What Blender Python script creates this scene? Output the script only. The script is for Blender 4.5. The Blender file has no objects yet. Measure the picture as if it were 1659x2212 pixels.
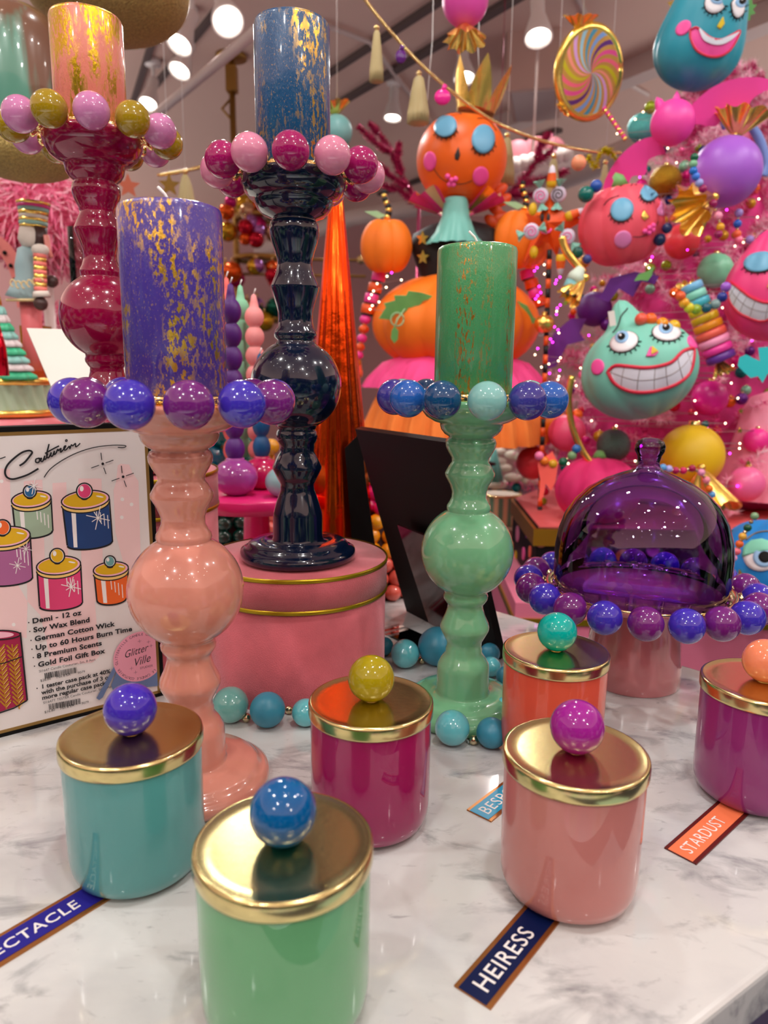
import bpy, bmesh, math, random
from mathutils import Vector, Matrix
random.seed(7)
sc = bpy.context.scene
COL = sc.collection
PI = math.pi
# ---------------------------------------------------------------- camera
FPX, PITCH, ROLL, CAMZ = 1552.26, .1931, -.0114, .3355
cam_d = bpy.data.cameras.new('camera'); cam = bpy.data.objects.new('camera', cam_d); COL.objects.link(cam)
cam_d.sensor_fit = 'VERTICAL'; cam_d.sensor_height = 36; cam_d.lens = 36*FPX/2212
cam_d.clip_start = .02; cam_d.clip_end = 60
cam.matrix_world = Matrix.Translation((0, 0, CAMZ)) @ Matrix.Rotation(PI/2-PITCH, 4, 'X') @ Matrix.Rotation(-ROLL, 4, 'Z')
cam_d.dof.use_dof = True; cam_d.dof.focus_distance = .62; cam_d.dof.aperture_fstop = cam_d.lens/3.6
sc.camera = cam
# ---------------------------------------------------------------- world, exposure
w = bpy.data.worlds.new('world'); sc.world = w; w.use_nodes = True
# the rest of the shop all around: a band of coloured displays at eye level, with an added bright lower sky that lights the ceiling past the shortened floor
wn = w.node_tree; wb = wn.nodes['Background']; wt = wn.nodes.new('ShaderNodeTexCoord')
wv1 = wn.nodes.new('ShaderNodeTexVoronoi'); wv1.inputs['Scale'].default_value = 7; wn.links.new(wt.outputs['Generated'], wv1.inputs['Vector'])
wh = wn.nodes.new('ShaderNodeHueSaturation'); wh.inputs['Saturation'].default_value = .55; wh.inputs['Value'].default_value = 1.0; wn.links.new(wv1.outputs['Color'], wh.inputs['Color'])
wq = wn.nodes.new('ShaderNodeMix'); wq.data_type = 'RGBA'; wq.blend_type = 'MULTIPLY'; wq.inputs['Factor'].default_value = 1; wn.links.new(wh.outputs[0], wq.inputs[6]); wq.inputs[7].default_value = (1.0, .90, .90, 1)
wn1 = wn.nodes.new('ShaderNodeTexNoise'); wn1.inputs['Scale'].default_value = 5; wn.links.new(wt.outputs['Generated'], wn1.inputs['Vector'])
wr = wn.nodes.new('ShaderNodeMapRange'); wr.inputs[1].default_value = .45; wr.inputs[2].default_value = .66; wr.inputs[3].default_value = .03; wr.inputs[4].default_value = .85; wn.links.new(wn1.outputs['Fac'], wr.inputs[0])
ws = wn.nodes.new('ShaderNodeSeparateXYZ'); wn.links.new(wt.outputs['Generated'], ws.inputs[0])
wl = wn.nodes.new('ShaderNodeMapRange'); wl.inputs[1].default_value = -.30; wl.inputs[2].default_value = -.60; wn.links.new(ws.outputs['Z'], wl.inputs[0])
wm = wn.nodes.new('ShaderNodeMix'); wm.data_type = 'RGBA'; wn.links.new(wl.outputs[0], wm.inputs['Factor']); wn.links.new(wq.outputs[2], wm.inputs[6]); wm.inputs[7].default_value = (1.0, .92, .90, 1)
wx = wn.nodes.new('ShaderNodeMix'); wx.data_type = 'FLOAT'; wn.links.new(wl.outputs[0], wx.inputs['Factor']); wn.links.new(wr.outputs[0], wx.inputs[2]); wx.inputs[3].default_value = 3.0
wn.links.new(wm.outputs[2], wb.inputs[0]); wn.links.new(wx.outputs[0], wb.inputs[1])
vs = sc.view_settings
vs.view_transform = 'Standard'; vs.look = 'None'; vs.gamma = 1; vs.use_curve_mapping = False; vs.exposure = -0.22
LAMP_W = 24.0          # power of each ceiling track lamp
# ---------------------------------------------------------------- measuring helpers (pixel of the photograph -> point of the room)
def ray(px, py):
    xr = (px-829.5)/FPX; yr = (1106-py)/FPX
    cr, sr = math.cos(ROLL), math.sin(ROLL); x = xr*cr+yr*sr; y = -xr*sr+yr*cr
    c, s = math.cos(PITCH), math.sin(PITCH)
    return Vector((x, c+s*y, -s+c*y))
def at(px, py, Y):
    v = ray(px, py); v = v*(Y/v.y); v.z += CAMZ; return v
def atz(px, py, z):
    v = ray(px, py); v = v*((z-CAMZ)/v.z); v.z += CAMZ; return v
def sz(px, P):
    return px/FPX*(math.cos(PITCH)*P[1]-math.sin(PITCH)*(P[2]-CAMZ))
# ---------------------------------------------------------------- materials
def lin(c):
    return tuple(((v/255)/12.92 if v/255 <= .04045 else ((v/255+.055)/1.055)**2.4) for v in c)+(1,)
MATS = {}
def pm(name, rgb, rough=.4, metal=0, coat=0, emit=0, sheen=0, var=0, vscale=20, bump=0, bscale=60, spec=.5):
    if name in MATS: return MATS[name]
    m = bpy.data.materials.new(name); m.use_nodes = True; nt = m.node_tree; b = nt.nodes['Principled BSDF']
    b.inputs['Base Color'].default_value = lin(rgb); b.inputs['Roughness'].default_value = rough
    b.inputs['Metallic'].default_value = metal; b.inputs['Coat Weight'].default_value = coat
    b.inputs['Coat Roughness'].default_value = .03; b.inputs['Specular IOR Level'].default_value = spec
    if sheen: b.inputs['Sheen Weight'].default_value = sheen
    if emit:
        b.inputs['Emission Color'].default_value = lin(rgb); b.inputs['Emission Strength'].default_value = emit
    if var or bump:
        tc = nt.nodes.new('ShaderNodeTexCoord'); n = nt.nodes.new('ShaderNodeTexNoise'); nt.links.new(tc.outputs['Object'], n.inputs['Vector'])
        n.inputs['Scale'].default_value = vscale; n.inputs['Detail'].default_value = 4
        if var:
            mx = nt.nodes.new('ShaderNodeMix'); mx.data_type = 'RGBA'
            nt.links.new(n.outputs['Fac'], mx.inputs['Factor'])
            mx.inputs[6].default_value = tuple(v*(1-var) for v in lin(rgb)[:3])+(1,)
            mx.inputs[7].default_value = tuple(min(1, v*(1+var)) for v in lin(rgb)[:3])+(1,)
            nt.links.new(mx.outputs[2], b.inputs['Base Color'])
        if bump:
            n2 = nt.nodes.new('ShaderNodeTexNoise'); n2.inputs['Scale'].default_value = bscale; n2.inputs['Detail'].default_value = 5
            nt.links.new(tc.outputs['Object'], n2.inputs['Vector'])
            bp = nt.nodes.new('ShaderNodeBump'); bp.inputs['Strength'].default_value = bump; bp.inputs['Distance'].default_value = .004
            nt.links.new(n2.outputs['Fac'], bp.inputs['Height']); nt.links.new(bp.outputs[0], b.inputs['Normal'])
    MATS[name] = m; return m
def glossy(name, rgb, var=.12):
    return pm(name, rgb, .18, 0, 1, var=var, vscale=60, spec=.25)
def ramp(nt, src, a, b_):
    r = nt.nodes.new('ShaderNodeMapRange'); r.inputs[1].default_value = a; r.inputs[2].default_value = b_; r.clamp = True
    nt.links.new(src, r.inputs[0]); return r.outputs[0]
def leafmat(name, rgb, gold, seed, patch=(14, 14, 5), thr=(.50, .60), fine=160, stretch=.35, ftr=(.50, .56)):
    """wax dyed one colour with flakes of metal leaf"""
    m = bpy.data.materials.new(name); m.use_nodes = True; nt = m.node_tree; b = nt.nodes['Principled BSDF']
    tc = nt.nodes.new('ShaderNodeTexCoord')
    def noise(scale, off, sc_, det=3):
        mp = nt.nodes.new('ShaderNodeMapping'); mp.inputs['Location'].default_value = (seed+off, seed*.7, off); mp.inputs['Scale'].default_value = sc_
        nt.links.new(tc.outputs['Object'], mp.inputs[0]); n = nt.nodes.new('ShaderNodeTexNoise'); n.inputs['Scale'].default_value = scale; n.inputs['Detail'].default_value = det
        n.inputs['Roughness'].default_value = .6
        nt.links.new(mp.outputs[0], n.inputs['Vector']); return n.outputs['Fac']
    p = ramp(nt, noise(1, 0, patch, 4), thr[0], thr[1])
    f = ramp(nt, noise(fine, 3, (1, 1, stretch), 6), ftr[0], ftr[1])
    f2 = ramp(nt, noise(fine*2.5, 9, (1, 1, .6), 3), .60, .66)
    mu = nt.nodes.new('ShaderNodeMath'); mu.operation = 'MULTIPLY'; nt.links.new(p, mu.inputs[0]); nt.links.new(f, mu.inputs[1])
    m2 = nt.nodes.new('ShaderNodeMath'); m2.operation = 'MULTIPLY_ADD'; nt.links.new(f2, m2.inputs[0]); m2.inputs[1].default_value = .35; nt.links.new(mu.outputs[0], m2.inputs[2]); m2.use_clamp = True
    mx = nt.nodes.new('ShaderNodeMix'); mx.data_type = 'RGBA'; nt.links.new(m2.outputs[0], mx.inputs['Factor'])
    mx.inputs[6].default_value = lin(rgb); mx.inputs[7].default_value = lin(gold)
    nt.links.new(mx.outputs[2], b.inputs['Base Color']); nt.links.new(m2.outputs[0], b.inputs['Metallic'])
    b.inputs['Roughness'].default_value = .3; b.inputs['Coat Weight'].default_value = .6; b.inputs['Coat Roughness'].default_value = .08
    bp = nt.nodes.new('ShaderNodeBump'); bp.inputs['Strength'].default_value = .5; bp.inputs['Distance'].default_value = .001
    nt.links.new(noise(fine*1.5, 5, (1, 1, .5), 4), bp.inputs['Height']); nt.links.new(bp.outputs[0], b.inputs['Normal'])
    return m
def marblemat():
    m = bpy.data.materials.new('white marble'); m.use_nodes = True; nt = m.node_tree; b = nt.nodes['Principled BSDF']
    tc = nt.nodes.new('ShaderNodeTexCoord')
    def nz(sc_, scale, det, rot, loc=0, dist=0):
        mp = nt.nodes.new('ShaderNodeMapping'); mp.inputs['Scale'].default_value = sc_; mp.inputs['Rotation'].default_value = (0, 0, rot); mp.inputs['Location'].default_value = (loc, loc, 0)
        nt.links.new(tc.outputs['Object'], mp.inputs[0]); n = nt.nodes.new('ShaderNodeTexNoise'); n.inputs['Scale'].default_value = scale; n.inputs['Detail'].default_value = det
        n.inputs['Distortion'].default_value = dist; n.inputs['Roughness'].default_value = .6
        nt.links.new(mp.outputs[0], n.inputs['Vector']); return n.outputs['Fac']
    a = ramp(nt, nz((1, 2.0, 1), 15, 7, .5, 3, .6), .53, .72)
    c = ramp(nt, nz((1, 1.6, 1), 7, 6, .6, 8, .5), .45, .75)
    d = ramp(nt, nz((1, 2.5, 1), 55, 5, .4, 1, .5), .62, .74)
    col = lin((206, 210, 209))
    last = None
    for src, tint, k in ((c, (180, 184, 188), .8), (a, (100, 104, 112), .8), (d, (118, 120, 126), .5)):
        mx = nt.nodes.new('ShaderNodeMix'); mx.data_type = 'RGBA'
        mu = nt.nodes.new('ShaderNodeMath'); mu.operation = 'MULTIPLY'; mu.inputs[1].default_value = k; nt.links.new(src, mu.inputs[0])
        nt.links.new(mu.outputs[0], mx.inputs['Factor'])
        if last is None: mx.inputs[6].default_value = col
        else: nt.links.new(last, mx.inputs[6])
        mx.inputs[7].default_value = lin(tint); last = mx.outputs[2]
    nt.links.new(last, b.inputs['Base Color']); b.inputs['Roughness'].default_value = .07; b.inputs['Coat Weight'].default_value = .4; b.inputs['Coat Roughness'].default_value = .02
    return m
def glassmat(name, tint, refl=1.45):
    m = bpy.data.materials.new(name); m.use_nodes = True; nt = m.node_tree
    for n in list(nt.nodes):
        if n.type != 'OUTPUT_MATERIAL': nt.nodes.remove(n)
    out = [n for n in nt.nodes if n.type == 'OUTPUT_MATERIAL'][0]
    t = nt.nodes.new('ShaderNodeBsdfTransparent'); t.inputs[0].default_value = tint+(1,)
    g = nt.nodes.new('ShaderNodeBsdfGlossy'); g.inputs['Roughness'].default_value = .02; g.inputs[0].default_value = (1, 1, 1, 1)
    f = nt.nodes.new('ShaderNodeFresnel'); f.inputs[0].default_value = refl
    mx = nt.nodes.new('ShaderNodeMixShader'); nt.links.new(f.outputs[0], mx.inputs[0]); nt.links.new(t.outputs[0], mx.inputs[1]); nt.links.new(g.outputs[0], mx.inputs[2])
    nt.links.new(mx.outputs[0], out.inputs[0]); return m
GOLD = pm('polished gold', (242, 214, 146), .10, 1)
LIDGOLD = pm('brushed gold lid', (216, 202, 142), .19, 1, bump=.012, bscale=220)
GOLDF = pm('gold foil', (255, 216, 112), .25, .95, bump=.2, bscale=40)
TRIM = pm('olive gold trim', (176, 150, 28), .28, .75)
BRONZE = pm('bronze edge', (172, 112, 60), .3, .8)
SILVER = pm('pale gold cap', (214, 198, 160), .15, 1)
BLACK = pm('satin black', (5, 5, 6), .55, spec=.2)
INK = pm('black ink', (14, 16, 22), .6)
WHITE = pm('white', (232, 230, 228), .5)
GLITTER = pm('gold glitter', (178, 156, 92), .45, .5, var=.7, vscale=260, bump=1, bscale=300)
# ---------------------------------------------------------------- mesh helpers
class MB:
    def __init__(s): s.bm = bmesh.new(); s.mats = []
    def mi(s, m):
        if m not in s.mats: s.mats.append(m)
        return s.mats.index(m)
    def face(s, vs_, k, smooth=True):
        try: f = s.bm.faces.new(vs_)
        except ValueError: return
        f.material_index = k; f.smooth = smooth
    def grid(s, rows, m, close_u=True, smooth=True):
        k = s.mi(m); V = [[s.bm.verts.new(p) for p in r] for r in rows]; n = len(V[0])
        for a, b in zip(V, V[1:]):
            for i in range(n if close_u else n-1):
                j = (i+1) % n; s.face((a[i], a[j], b[j], b[i]), k, smooth)
        return V
    def lathe(s, prof, m, seg=64, T=None, rmod=None, smooth=True):
        """prof: (r,z) from the bottom up"""
        T = T or Matrix(); k = s.mi(m); rows = []
        for r, z in prof:
            if r < 1e-6: rows.append([s.bm.verts.new(T @ Vector((0, 0, z)))]); continue
            rows.append([s.bm.verts.new(T @ Vector(((r*(rmod(2*PI*i/seg, z) if rmod else 1))*math.cos(2*PI*i/seg), (r*(rmod(2*PI*i/seg, z) if rmod else 1))*math.sin(2*PI*i/seg), z))) for i in range(seg)])
        for a, b in zip(rows, rows[1:]):
            for i in range(seg):
                j = (i+1) % seg
                if len(a) == 1 and len(b) == 1: continue
                if len(a) == 1: s.face((a[0], b[j], b[i]), k, smooth)
                elif len(b) == 1: s.face((a[i], a[j], b[0]), k, smooth)
                else: s.face((a[i], a[j], b[j], b[i]), k, smooth)
        return s
    def ball(s, c, r, m, seg=24, T=None, sc_=(1, 1, 1)):
        prof = [(math.sin(PI*i/(seg//2)), -math.cos(PI*i/(seg//2))) for i in range(seg//2+1)]
        prof[0] = (0, -1); prof[-1] = (0, 1)
        M_ = Matrix.Translation(c) @ (T or Matrix()) @ Matrix.Diagonal((r*sc_[0], r*sc_[1], r*sc_[2], 1))
        return s.lathe(prof, m, seg, M_)
    def box(s, c, d, m, T=None, smooth=False):
        T = T or Matrix(); k = s.mi(m); c = Vector(c)
        v = [s.bm.verts.new(T @ (c+Vector((x*d[0]/2, y*d[1]/2, z*d[2]/2)))) for x in (-1, 1) for y in (-1, 1) for z in (-1, 1)]
        for f in ((0, 1, 3, 2), (4, 6, 7, 5), (0, 4, 5, 1), (2, 3, 7, 6), (0, 2, 6, 4), (1, 5, 7, 3)): s.face([v[i] for i in f], k, smooth)
        return s
    def tube(s, pts, r, m, seg=10, caps=True):
        pts = [Vector(p) for p in pts]; n = len(pts); rr = r if isinstance(r, (list, tuple)) else [r]*n; rows = []; prev = None
        for i, p in enumerate(pts):
            d = (pts[min(i+1, n-1)]-pts[max(i-1, 0)]).normalized()
            a = prev if prev is not None else (Vector((0, 0, 1)) if abs(d.z) < .9 else Vector((1, 0, 0)))
            a = (a-d*a.dot(d)).normalized(); prev = a; b = d.cross(a)
            rows.append([p+(a*math.cos(2*PI*k/seg)+b*math.sin(2*PI*k/seg))*rr[i] for k in range(seg)])
        V = s.grid(rows, m)
        if caps:
            s.face(list(reversed(V[0])), s.mi(m)); s.face(V[-1], s.mi(m))
        return s
    def prism(s, outline, th, m, T=None, side=None):
        """2-D outline in local xy, thickness along z (centred)"""
        T = T or Matrix(); k = s.mi(m); ks = s.mi(side or m)
        a = [s.bm.verts.new(T @ Vector((x, y, th/2))) for x, y in outline]; b = [s.bm.verts.new(T @ Vector((x, y, -th/2))) for x, y in outline]
        s.face(a, k, False); s.face(list(reversed(b)), k, False); n = len(a)
        for i in range(n): s.face((a[i], b[i], b[(i+1) % n], a[(i+1) % n]), ks, False)
        return s
    def text(s, body, size, m, T, bold=0, shear=0, align='LEFT', space=1, sx=1, ext=0):
        cu = bpy.data.curves.new('t', 'FONT'); cu.body = body; cu.size = size; cu.offset = bold*size; cu.shear = shear
        cu.align_x = align; cu.space_character = space; cu.extrude = ext; cu.resolution_u = 3
        o = bpy.data.objects.new('t', cu); COL.objects.link(o); bpy.context.view_layer.update()
        me = o.evaluated_get(bpy.context.evaluated_depsgraph_get()).to_mesh(); k = s.mi(m)
        V = [s.bm.verts.new(T @ Vector((v.co.x*sx, v.co.y, v.co.z))) for v in me.vertices]
        for p in me.polygons: s.face([V[i] for i in p.vertices], k, False)
        bpy.data.objects.remove(o); bpy.data.curves.remove(cu); return s
    def mesh(s, name):
        me = bpy.data.meshes.new(name); bmesh.ops.recalc_face_normals(s.bm, faces=s.bm.faces); s.bm.to_mesh(me); s.bm.free()
        for m in s.mats: me.materials.append(m)
        return me
    def obj(s, name, parent=None, loc=None):
        o = bpy.data.objects.new(name, s.mesh(name)); COL.objects.link(o)
        if parent is not None: o.parent = parent
        if loc is not None: o.location = loc
        return o
def tag(o, label=None, cat=None, group=None, kind=None):
    for k, v in (('label', label), ('category', cat), ('group', group), ('kind', kind)):
        if v: o[k] = v
    return o
def thing(name, label, cat, loc=(0, 0, 0), group=None, rot=None):
    o = bpy.data.objects.new(name, None); COL.objects.link(o); o.empty_display_size = .02; o.location = loc
    if rot is not None: o.rotation_euler = rot
    return tag(o, label, cat, group)
def inst(name, me, parent, loc, rot=None, scale=None):
    o = bpy.data.objects.new(name, me); COL.objects.link(o); o.parent = parent; o.location = loc
    if rot is not None: o.rotation_euler = rot
    if scale is not None: o.scale = scale
    return o
def TX(o, x, y, z=None):
    """matrix with origin o and axes x, y, z"""
    x = Vector(x).normalized(); y = Vector(y).normalized(); z = Vector(z).normalized() if z is not None else x.cross(y)
    M_ = Matrix((x, y, z)).transposed().to_4x4(); M_.translation = Vector(o); return M_
def camframe(P, tilt=0, turn=0):
    F = (Vector((0, 0, CAMZ))-Vector(P)).normalized(); R = Vector((0, 0, 1)).cross(F).normalized(); U = F.cross(R)
    if turn: q = Matrix.Rotation(turn, 3, U); F = q @ F; R = q @ R
    if tilt: q = Matrix.Rotation(tilt, 3, F); R = q @ R; U = q @ U
    return R, U, F
def struct(o): o['kind'] = 'structure'; return o
# ================================================================ THE ROOM
CEIL = pm('ceiling paint', (222, 188, 174), .8)
WALL = pm('pink wall paint', (206, 160, 160), .7)
FLOORM = pm('dark slate floor', (48, 58, 84), .35, var=.2, vscale=3)
ZC = 2.05
struct(MB().box((0, 2.0, ZC+.05), (12, 13, .1), CEIL).obj('ceiling'))
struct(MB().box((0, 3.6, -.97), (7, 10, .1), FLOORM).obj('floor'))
struct(MB().box((0, 8.55, .5), (12, .1, 3.2), WALL).obj('wall_back'))
PIPE = pm('pale pipe paint', (214, 196, 190), .45)
SEAM = pm('shadow gap', (98, 82, 80), .8)
def seam(a, b, wdt, z, m, name, drop=.03):
    A = atz(a[0], a[1], z); B = atz(b[0], b[1], z); d = (B-A); L = d.length; d.normalize()
    T = TX((A+B)/2, d, Vector((0, 0, 1)).cross(d), (0, 0, 1))
    return struct(MB().box((0, 0, 0), (L, wdt, drop), m, T).obj(name))
seam((700, 165), (980, -18), .035, ZC-.012, SEAM, 'trim_1')
seam((700, 242), (1150, -26), .05, ZC-.012, SEAM, 'trim_2')
seam((1000, 306), (1700, 20), .12, ZC-.05, PIPE, 'trim_3', .1)
seam((262, 300), (344, 40), .03, ZC-.012, SEAM, 'trim_4')
seam((330, 190), (470, 20), .03, ZC-.012, SEAM, 'trim_5')
seam((820, 420), (1210, 280), .05, ZC-.012, SEAM, 'trim_6')
def pipe(pts, r, name, label, m=PIPE, cat='pipe'):
    return tag(MB().tube(pts, r, m, 14).obj(name), label, cat)
pipe([at(268, 305, 3.6), at(560, 62, 2.4)], .017, 'conduit', 'pale conduit crossing the ceiling behind the blue candle')
pipe([at(560, 540, 8.3), at(760, 470, 6.8), at(1150, 408, 5.0), at(1720, 190, 3.2)], .072, 'air_duct', 'thick pale round duct running below the ceiling behind the orange pumpkin head', cat='duct')
pipe([atz(690, 50, ZC-.02), atz(745, 70, ZC-.02), atz(800, 92, ZC-.02), atz(860, 170, ZC-.02), atz(950, 290, ZC-.02)], .012, 'conduit', 'thin bent conduit on the ceiling beside the hanging gold tassels')
pipe([atz(1240, -20, ZC-.02), atz(1290, 80, ZC-.02), atz(1334, 168, ZC-.02), atz(1400, 205, ZC-.02)], .012, 'conduit', 'thin bent conduit on the ceiling above the swirl lollipop')
T = TX(at(1158, 155, 4.3), (1, -.25, 0), (.25, 1, 0))
v = MB().box((0, 0, 0), (.27, .5, .34), CEIL, T); v.box((0, 0, -.17), (.22, .44, .012), PIPE, T)
tag(v.obj('ceiling_box'), 'boxy pale duct unit hanging from the ceiling between the two lit lamps', 'vent')
# ceiling lamps: the ones in view and the rest of the shop's grid
LENS = pm('lamp lens', (255, 250, 240), .4, emit=22)
HOUSE = pm('lamp housing', (240, 232, 228), .4)
def make_lamp(P, D, label, group=None, back=None):
    """P face centre, D the way it shines"""
    D = Vector(D).normalized(); t = thing('track_lamp', label, 'lamp', P, group)
    X = D.orthogonal().normalized(); T = TX((0, 0, 0), X, D.cross(X), D)
    h = MB(); h.lathe([(.0, -.17), (.024, -.17), (.028, -.16), (.028, -.10), (.036, -.075), (.052, -.02), (.056, 0), (.056, .006), (.050, .006), (.048, -.002), (0, -.002)], HOUSE, 32, T); h.obj('lamp_housing', t)
    MB().lathe([(0, 0), (.038, 0)], LENS, 32, T).obj('lens', t)
    b = -D*.16; top = Vector((b.x, b.y, ZC-P[2]))
    s_ = MB(); s_.tube([b, b+Vector((0, 0, .03)), top], .011, HOUSE, 10); s_.lathe([(0, -.03), (.045, -.03), (.045, 0), (0, 0)], HOUSE, 24, Matrix.Translation(top)); s_.obj('lamp_stem', t)
    ld = bpy.data.lights.new('spot', 'SPOT'); ld.energy = LAMP_W; ld.spot_size = math.radians(125); ld.spot_blend = .8; ld.shadow_soft_size = .04; ld.color = (1, .975, .945)
    lo = bpy.data.objects.new('spot_light', ld); COL.objects.link(lo); lo.parent = t; lo.location = D*.02
    lo.rotation_euler = (-D).to_track_quat('Z', 'Y').to_euler()
    return t
for (px, py, Y, d, lb) in ((492, 45, 2.7, (.25, -.62, -.75), 'lit white track lamp left of the top of the blue candle'),
                           (388, 95, 3.3, (-.25, -.45, -.85), 'lit white track lamp above two others right of the pink candle'),
                           (388, 152, 3.8, (-.22, -.45, -.86), 'lit white track lamp, middle one right of the pink candle'),
                           (320, 224, 4.4, (-.1, -.45, -.88), 'lit white track lamp, lowest of those beside the pink candle'),
                           (1163, 80, 3.1, (.0, -.35, -.92), 'lit white track lamp left of the striped swirl lollipop'),
                           (1003, 168, 3.9, (.05, -.3, -.94), 'lit white track lamp shining behind the golden crown'),
                           (848, 254, 4.7, (-.05, -.12, -.99), 'lit white track lamp below the first gold tassel')):
    make_lamp(at(px, py, Y), d, lb)
for (x, y, z, d) in ((-.9, .3, 1.8, (.4, .25, -1)), (.2, .2, 1.85, (0, .25, -1)), (1.2, .5, 1.8, (-.3, .3, -1)), (-.5, -.7, 1.8, (.2, .6, -1)), (.7, -.8, 1.8, (-.1, .7, -1)),
                     (-1.6, 1.4, 1.8, (.4, .1, -1)), (.0, 1.35, 1.85, (.1, .2, -1)), (1.5, 1.0, 1.8, (-.2, .3, -1)), (2.4, 1.6, 1.8, (-.4, .3, -1)), (-2.2, 2.6, 1.8, (.2, .2, -1)), (1.6, 2.9, 1.8, (.2, .2, -1)),
                     (2.8, 4.3, 1.8, (-.2, .1, -1)), (-1.2, -1.5, 1.8, (.3, .9, -1)), (1.6, -1.6, 1.8, (-.3, .9, -1))):
    make_lamp(Vector((x, y, z)), d, 'white ceiling track lamp above the displays, outside the picture', 'track lamps over the shop floor')
random.seed(31)
DLM = MB().lathe([(0, 0), (.015, 0)], pm('downlight lens', (255, 248, 235), .4, emit=110), 16).mesh('lens'); DRM = MB().lathe([(.022, -.004), (.030, -.004), (.032, .012), (.022, .012)], HOUSE, 24).mesh('trim_ring')
for i in range(34):
    x = -2.0+(i % 7)*.66+random.uniform(-.15, .15); y = -1.9+(i//7)*.62+random.uniform(-.12, .12)
    t = thing('downlight', 'tiny recessed ceiling downlight over the marble table, outside the picture', 'lamp', (x, y, ZC-.013), 'recessed downlights'); inst('lens', DLM, t, (0, 0, 0)); inst('trim_ring', DRM, t, (0, 0, 0))
# ================================================================ MARBLE TABLE
MARBLE = marblemat()
# far edge x+y = 1.152, near edge from (.223,.356) to (.169,.3207)
t = thing('display_table', 'square white marble topped table carrying candles and candlesticks', 'table', (0, 0, 0))
e1 = Vector((.7071, -.7071, 0)); e2 = Vector((.7071, .7071, 0)).normalized()
n2 = Vector((.838, .546, 0)); A0 = Vector((.223, .3555, 0))
def isect(p, d, q, e):
    k = ((q.x-p.x)*e.y-(q.y-p.y)*e.x)/(d.x*e.y-d.y*e.x); return p+d*k
c1 = isect(Vector((.163, .989, 0)), e1, A0, n2); c2 = c1-n2*1.25; c3 = c2-e1*1.35; c4 = c1-e1*1.35
mb = MB(); mb.prism([(p.x, p.y) for p in (c1, c4, c3, c2)], .034, MARBLE, Matrix.Translation((0, 0, -.017)))
top = mb.obj('table_top', t); bv = top.modifiers.new('b', 'BEVEL'); bv.width = .004; bv.segments = 3
PINKB = pm('pink lacquer', (226, 150, 160), .3)
cc = (c1+c2+c3+c4)/4
def inset(p, k): return cc+(p-cc)*k
mb = MB(); mb.prism([(p.x, p.y) for p in (inset(c1, .70), inset(c4, .70), inset(c3, .70), inset(c2, .70))], .88, PINKB, Matrix.Translation((0, 0, -.475))); mb.obj('table_base', t)
AQUA = pm('pale aqua lacquer', (150, 190, 200), .4)
tag(MB().box((.42, .16, -.57), (.30, .30, .7), AQUA).obj('storage_box'), 'pale aqua box on the floor below the near marble edge', 'box')
# ================================================================ BUILDERS FOR THE TABLE WARES
BEAD = {}
def beadmesh(key, rgb, r=.0165):
    k = (key, r)
    if k not in BEAD:
        m = glossy('bead '+key, rgb, .14); BEAD[k] = MB().ball((0, 0, 0), r, m, 40).mesh('bead')
    return BEAD[k]
capm = MB(); capm.lathe([(0, -.009), (.004, -.009), (.0045, -.006), (.003, -.003), (.0065, 0), (.0075, .003), (.006, .005), (0, .005)], GOLD, 20); CAPMESH = capm.mesh('bead_cap')
capm = MB(); capm.lathe([(0, -.012), (.004, -.012), (.0062, -.008), (.004, -.004), (.0068, 0), (.0075, .003), (.006, .005), (0, .005)], SILVER, 20); CAPMESH2 = capm.mesh('bead_cap')
def bead_ring(parent, n, R, z, a0, cols, capR, r=.0165, cap=None):
    for i in range(n):
        a = a0+2*PI*i/n; key, rgb = cols[i % len(cols)]
        b = inst('bead', beadmesh(key, rgb, r), parent, (R*math.sin(a), -R*math.cos(a), z), (0, 0, a+1.1*i))
        d = Vector((math.sin(a), -math.cos(a), 0)); q = d.to_track_quat('Z', 'Y').to_euler()
        inst('bead_cap', cap or CAPMESH, parent, d*capR+Vector((0, 0, z-.002)), q)
SHORT = [(0, 0), (.056, 0), (.0605, .002), (.0615, .006), (.0605, .0105), (.057, .0125), (.054, .0135), (.0525, .0165), (.049, .0192), (.038, .0203), (.0275, .0205), (.0268, .0215), (.0262, .024), (.026, .046), (.0252, .051), (.0215, .0575), (.0178, .0635), (.0182, .0665), (.0172, .069), (.0176, .0745), (.020, .079),
         (.0238, .0865), (.0242, .0895), (.0232, .0935), (.0195, .1015), (.0176, .108), (.0172, .1125), (.0192, .115), (.0214, .1185), (.0218, .1215), (.0207, .1245)]
def ballprof(zc, r, a, b, n=26):
    za = math.asin(a/r); zb = math.asin(b/r)
    return [(r*math.sin(t), zc-r*math.cos(t)) for t in [za+(PI-za-zb)*i/n for i in range(n+1)]]
SHORT += ballprof(.166, .0445, .0212, .0205)
UP = [(.0205, .2060), (.0212, .2085), (.0208, .2112), (.0188, .2140), (.0166, .2190), (.0166, .2245), (.0188, .231), (.0235, .2395), (.0237, .2425), (.0200, .2490), (.0174, .2530), (.0180, .2570), (.0212, .2620), (.0236, .2670), (.0240, .2710), (.0226, .2745), (.0206, .2758), (.0212, .2768), (.0250, .2790), (.0282, .2830), (.0294, .2870), (.0296, .2890), (.0350, .2905), (.0425, .2950), (.0472, .3010), (.0490, .3075), (.0478, .3105), (.0450, .3100), (.0380, .3065), (0, .3060)]
SHORT += UP
MED = SHORT[:]
MED = [(r, z if z < .2048 else .2048+(z-.2048)*1.32) for r, z in MED]
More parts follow.
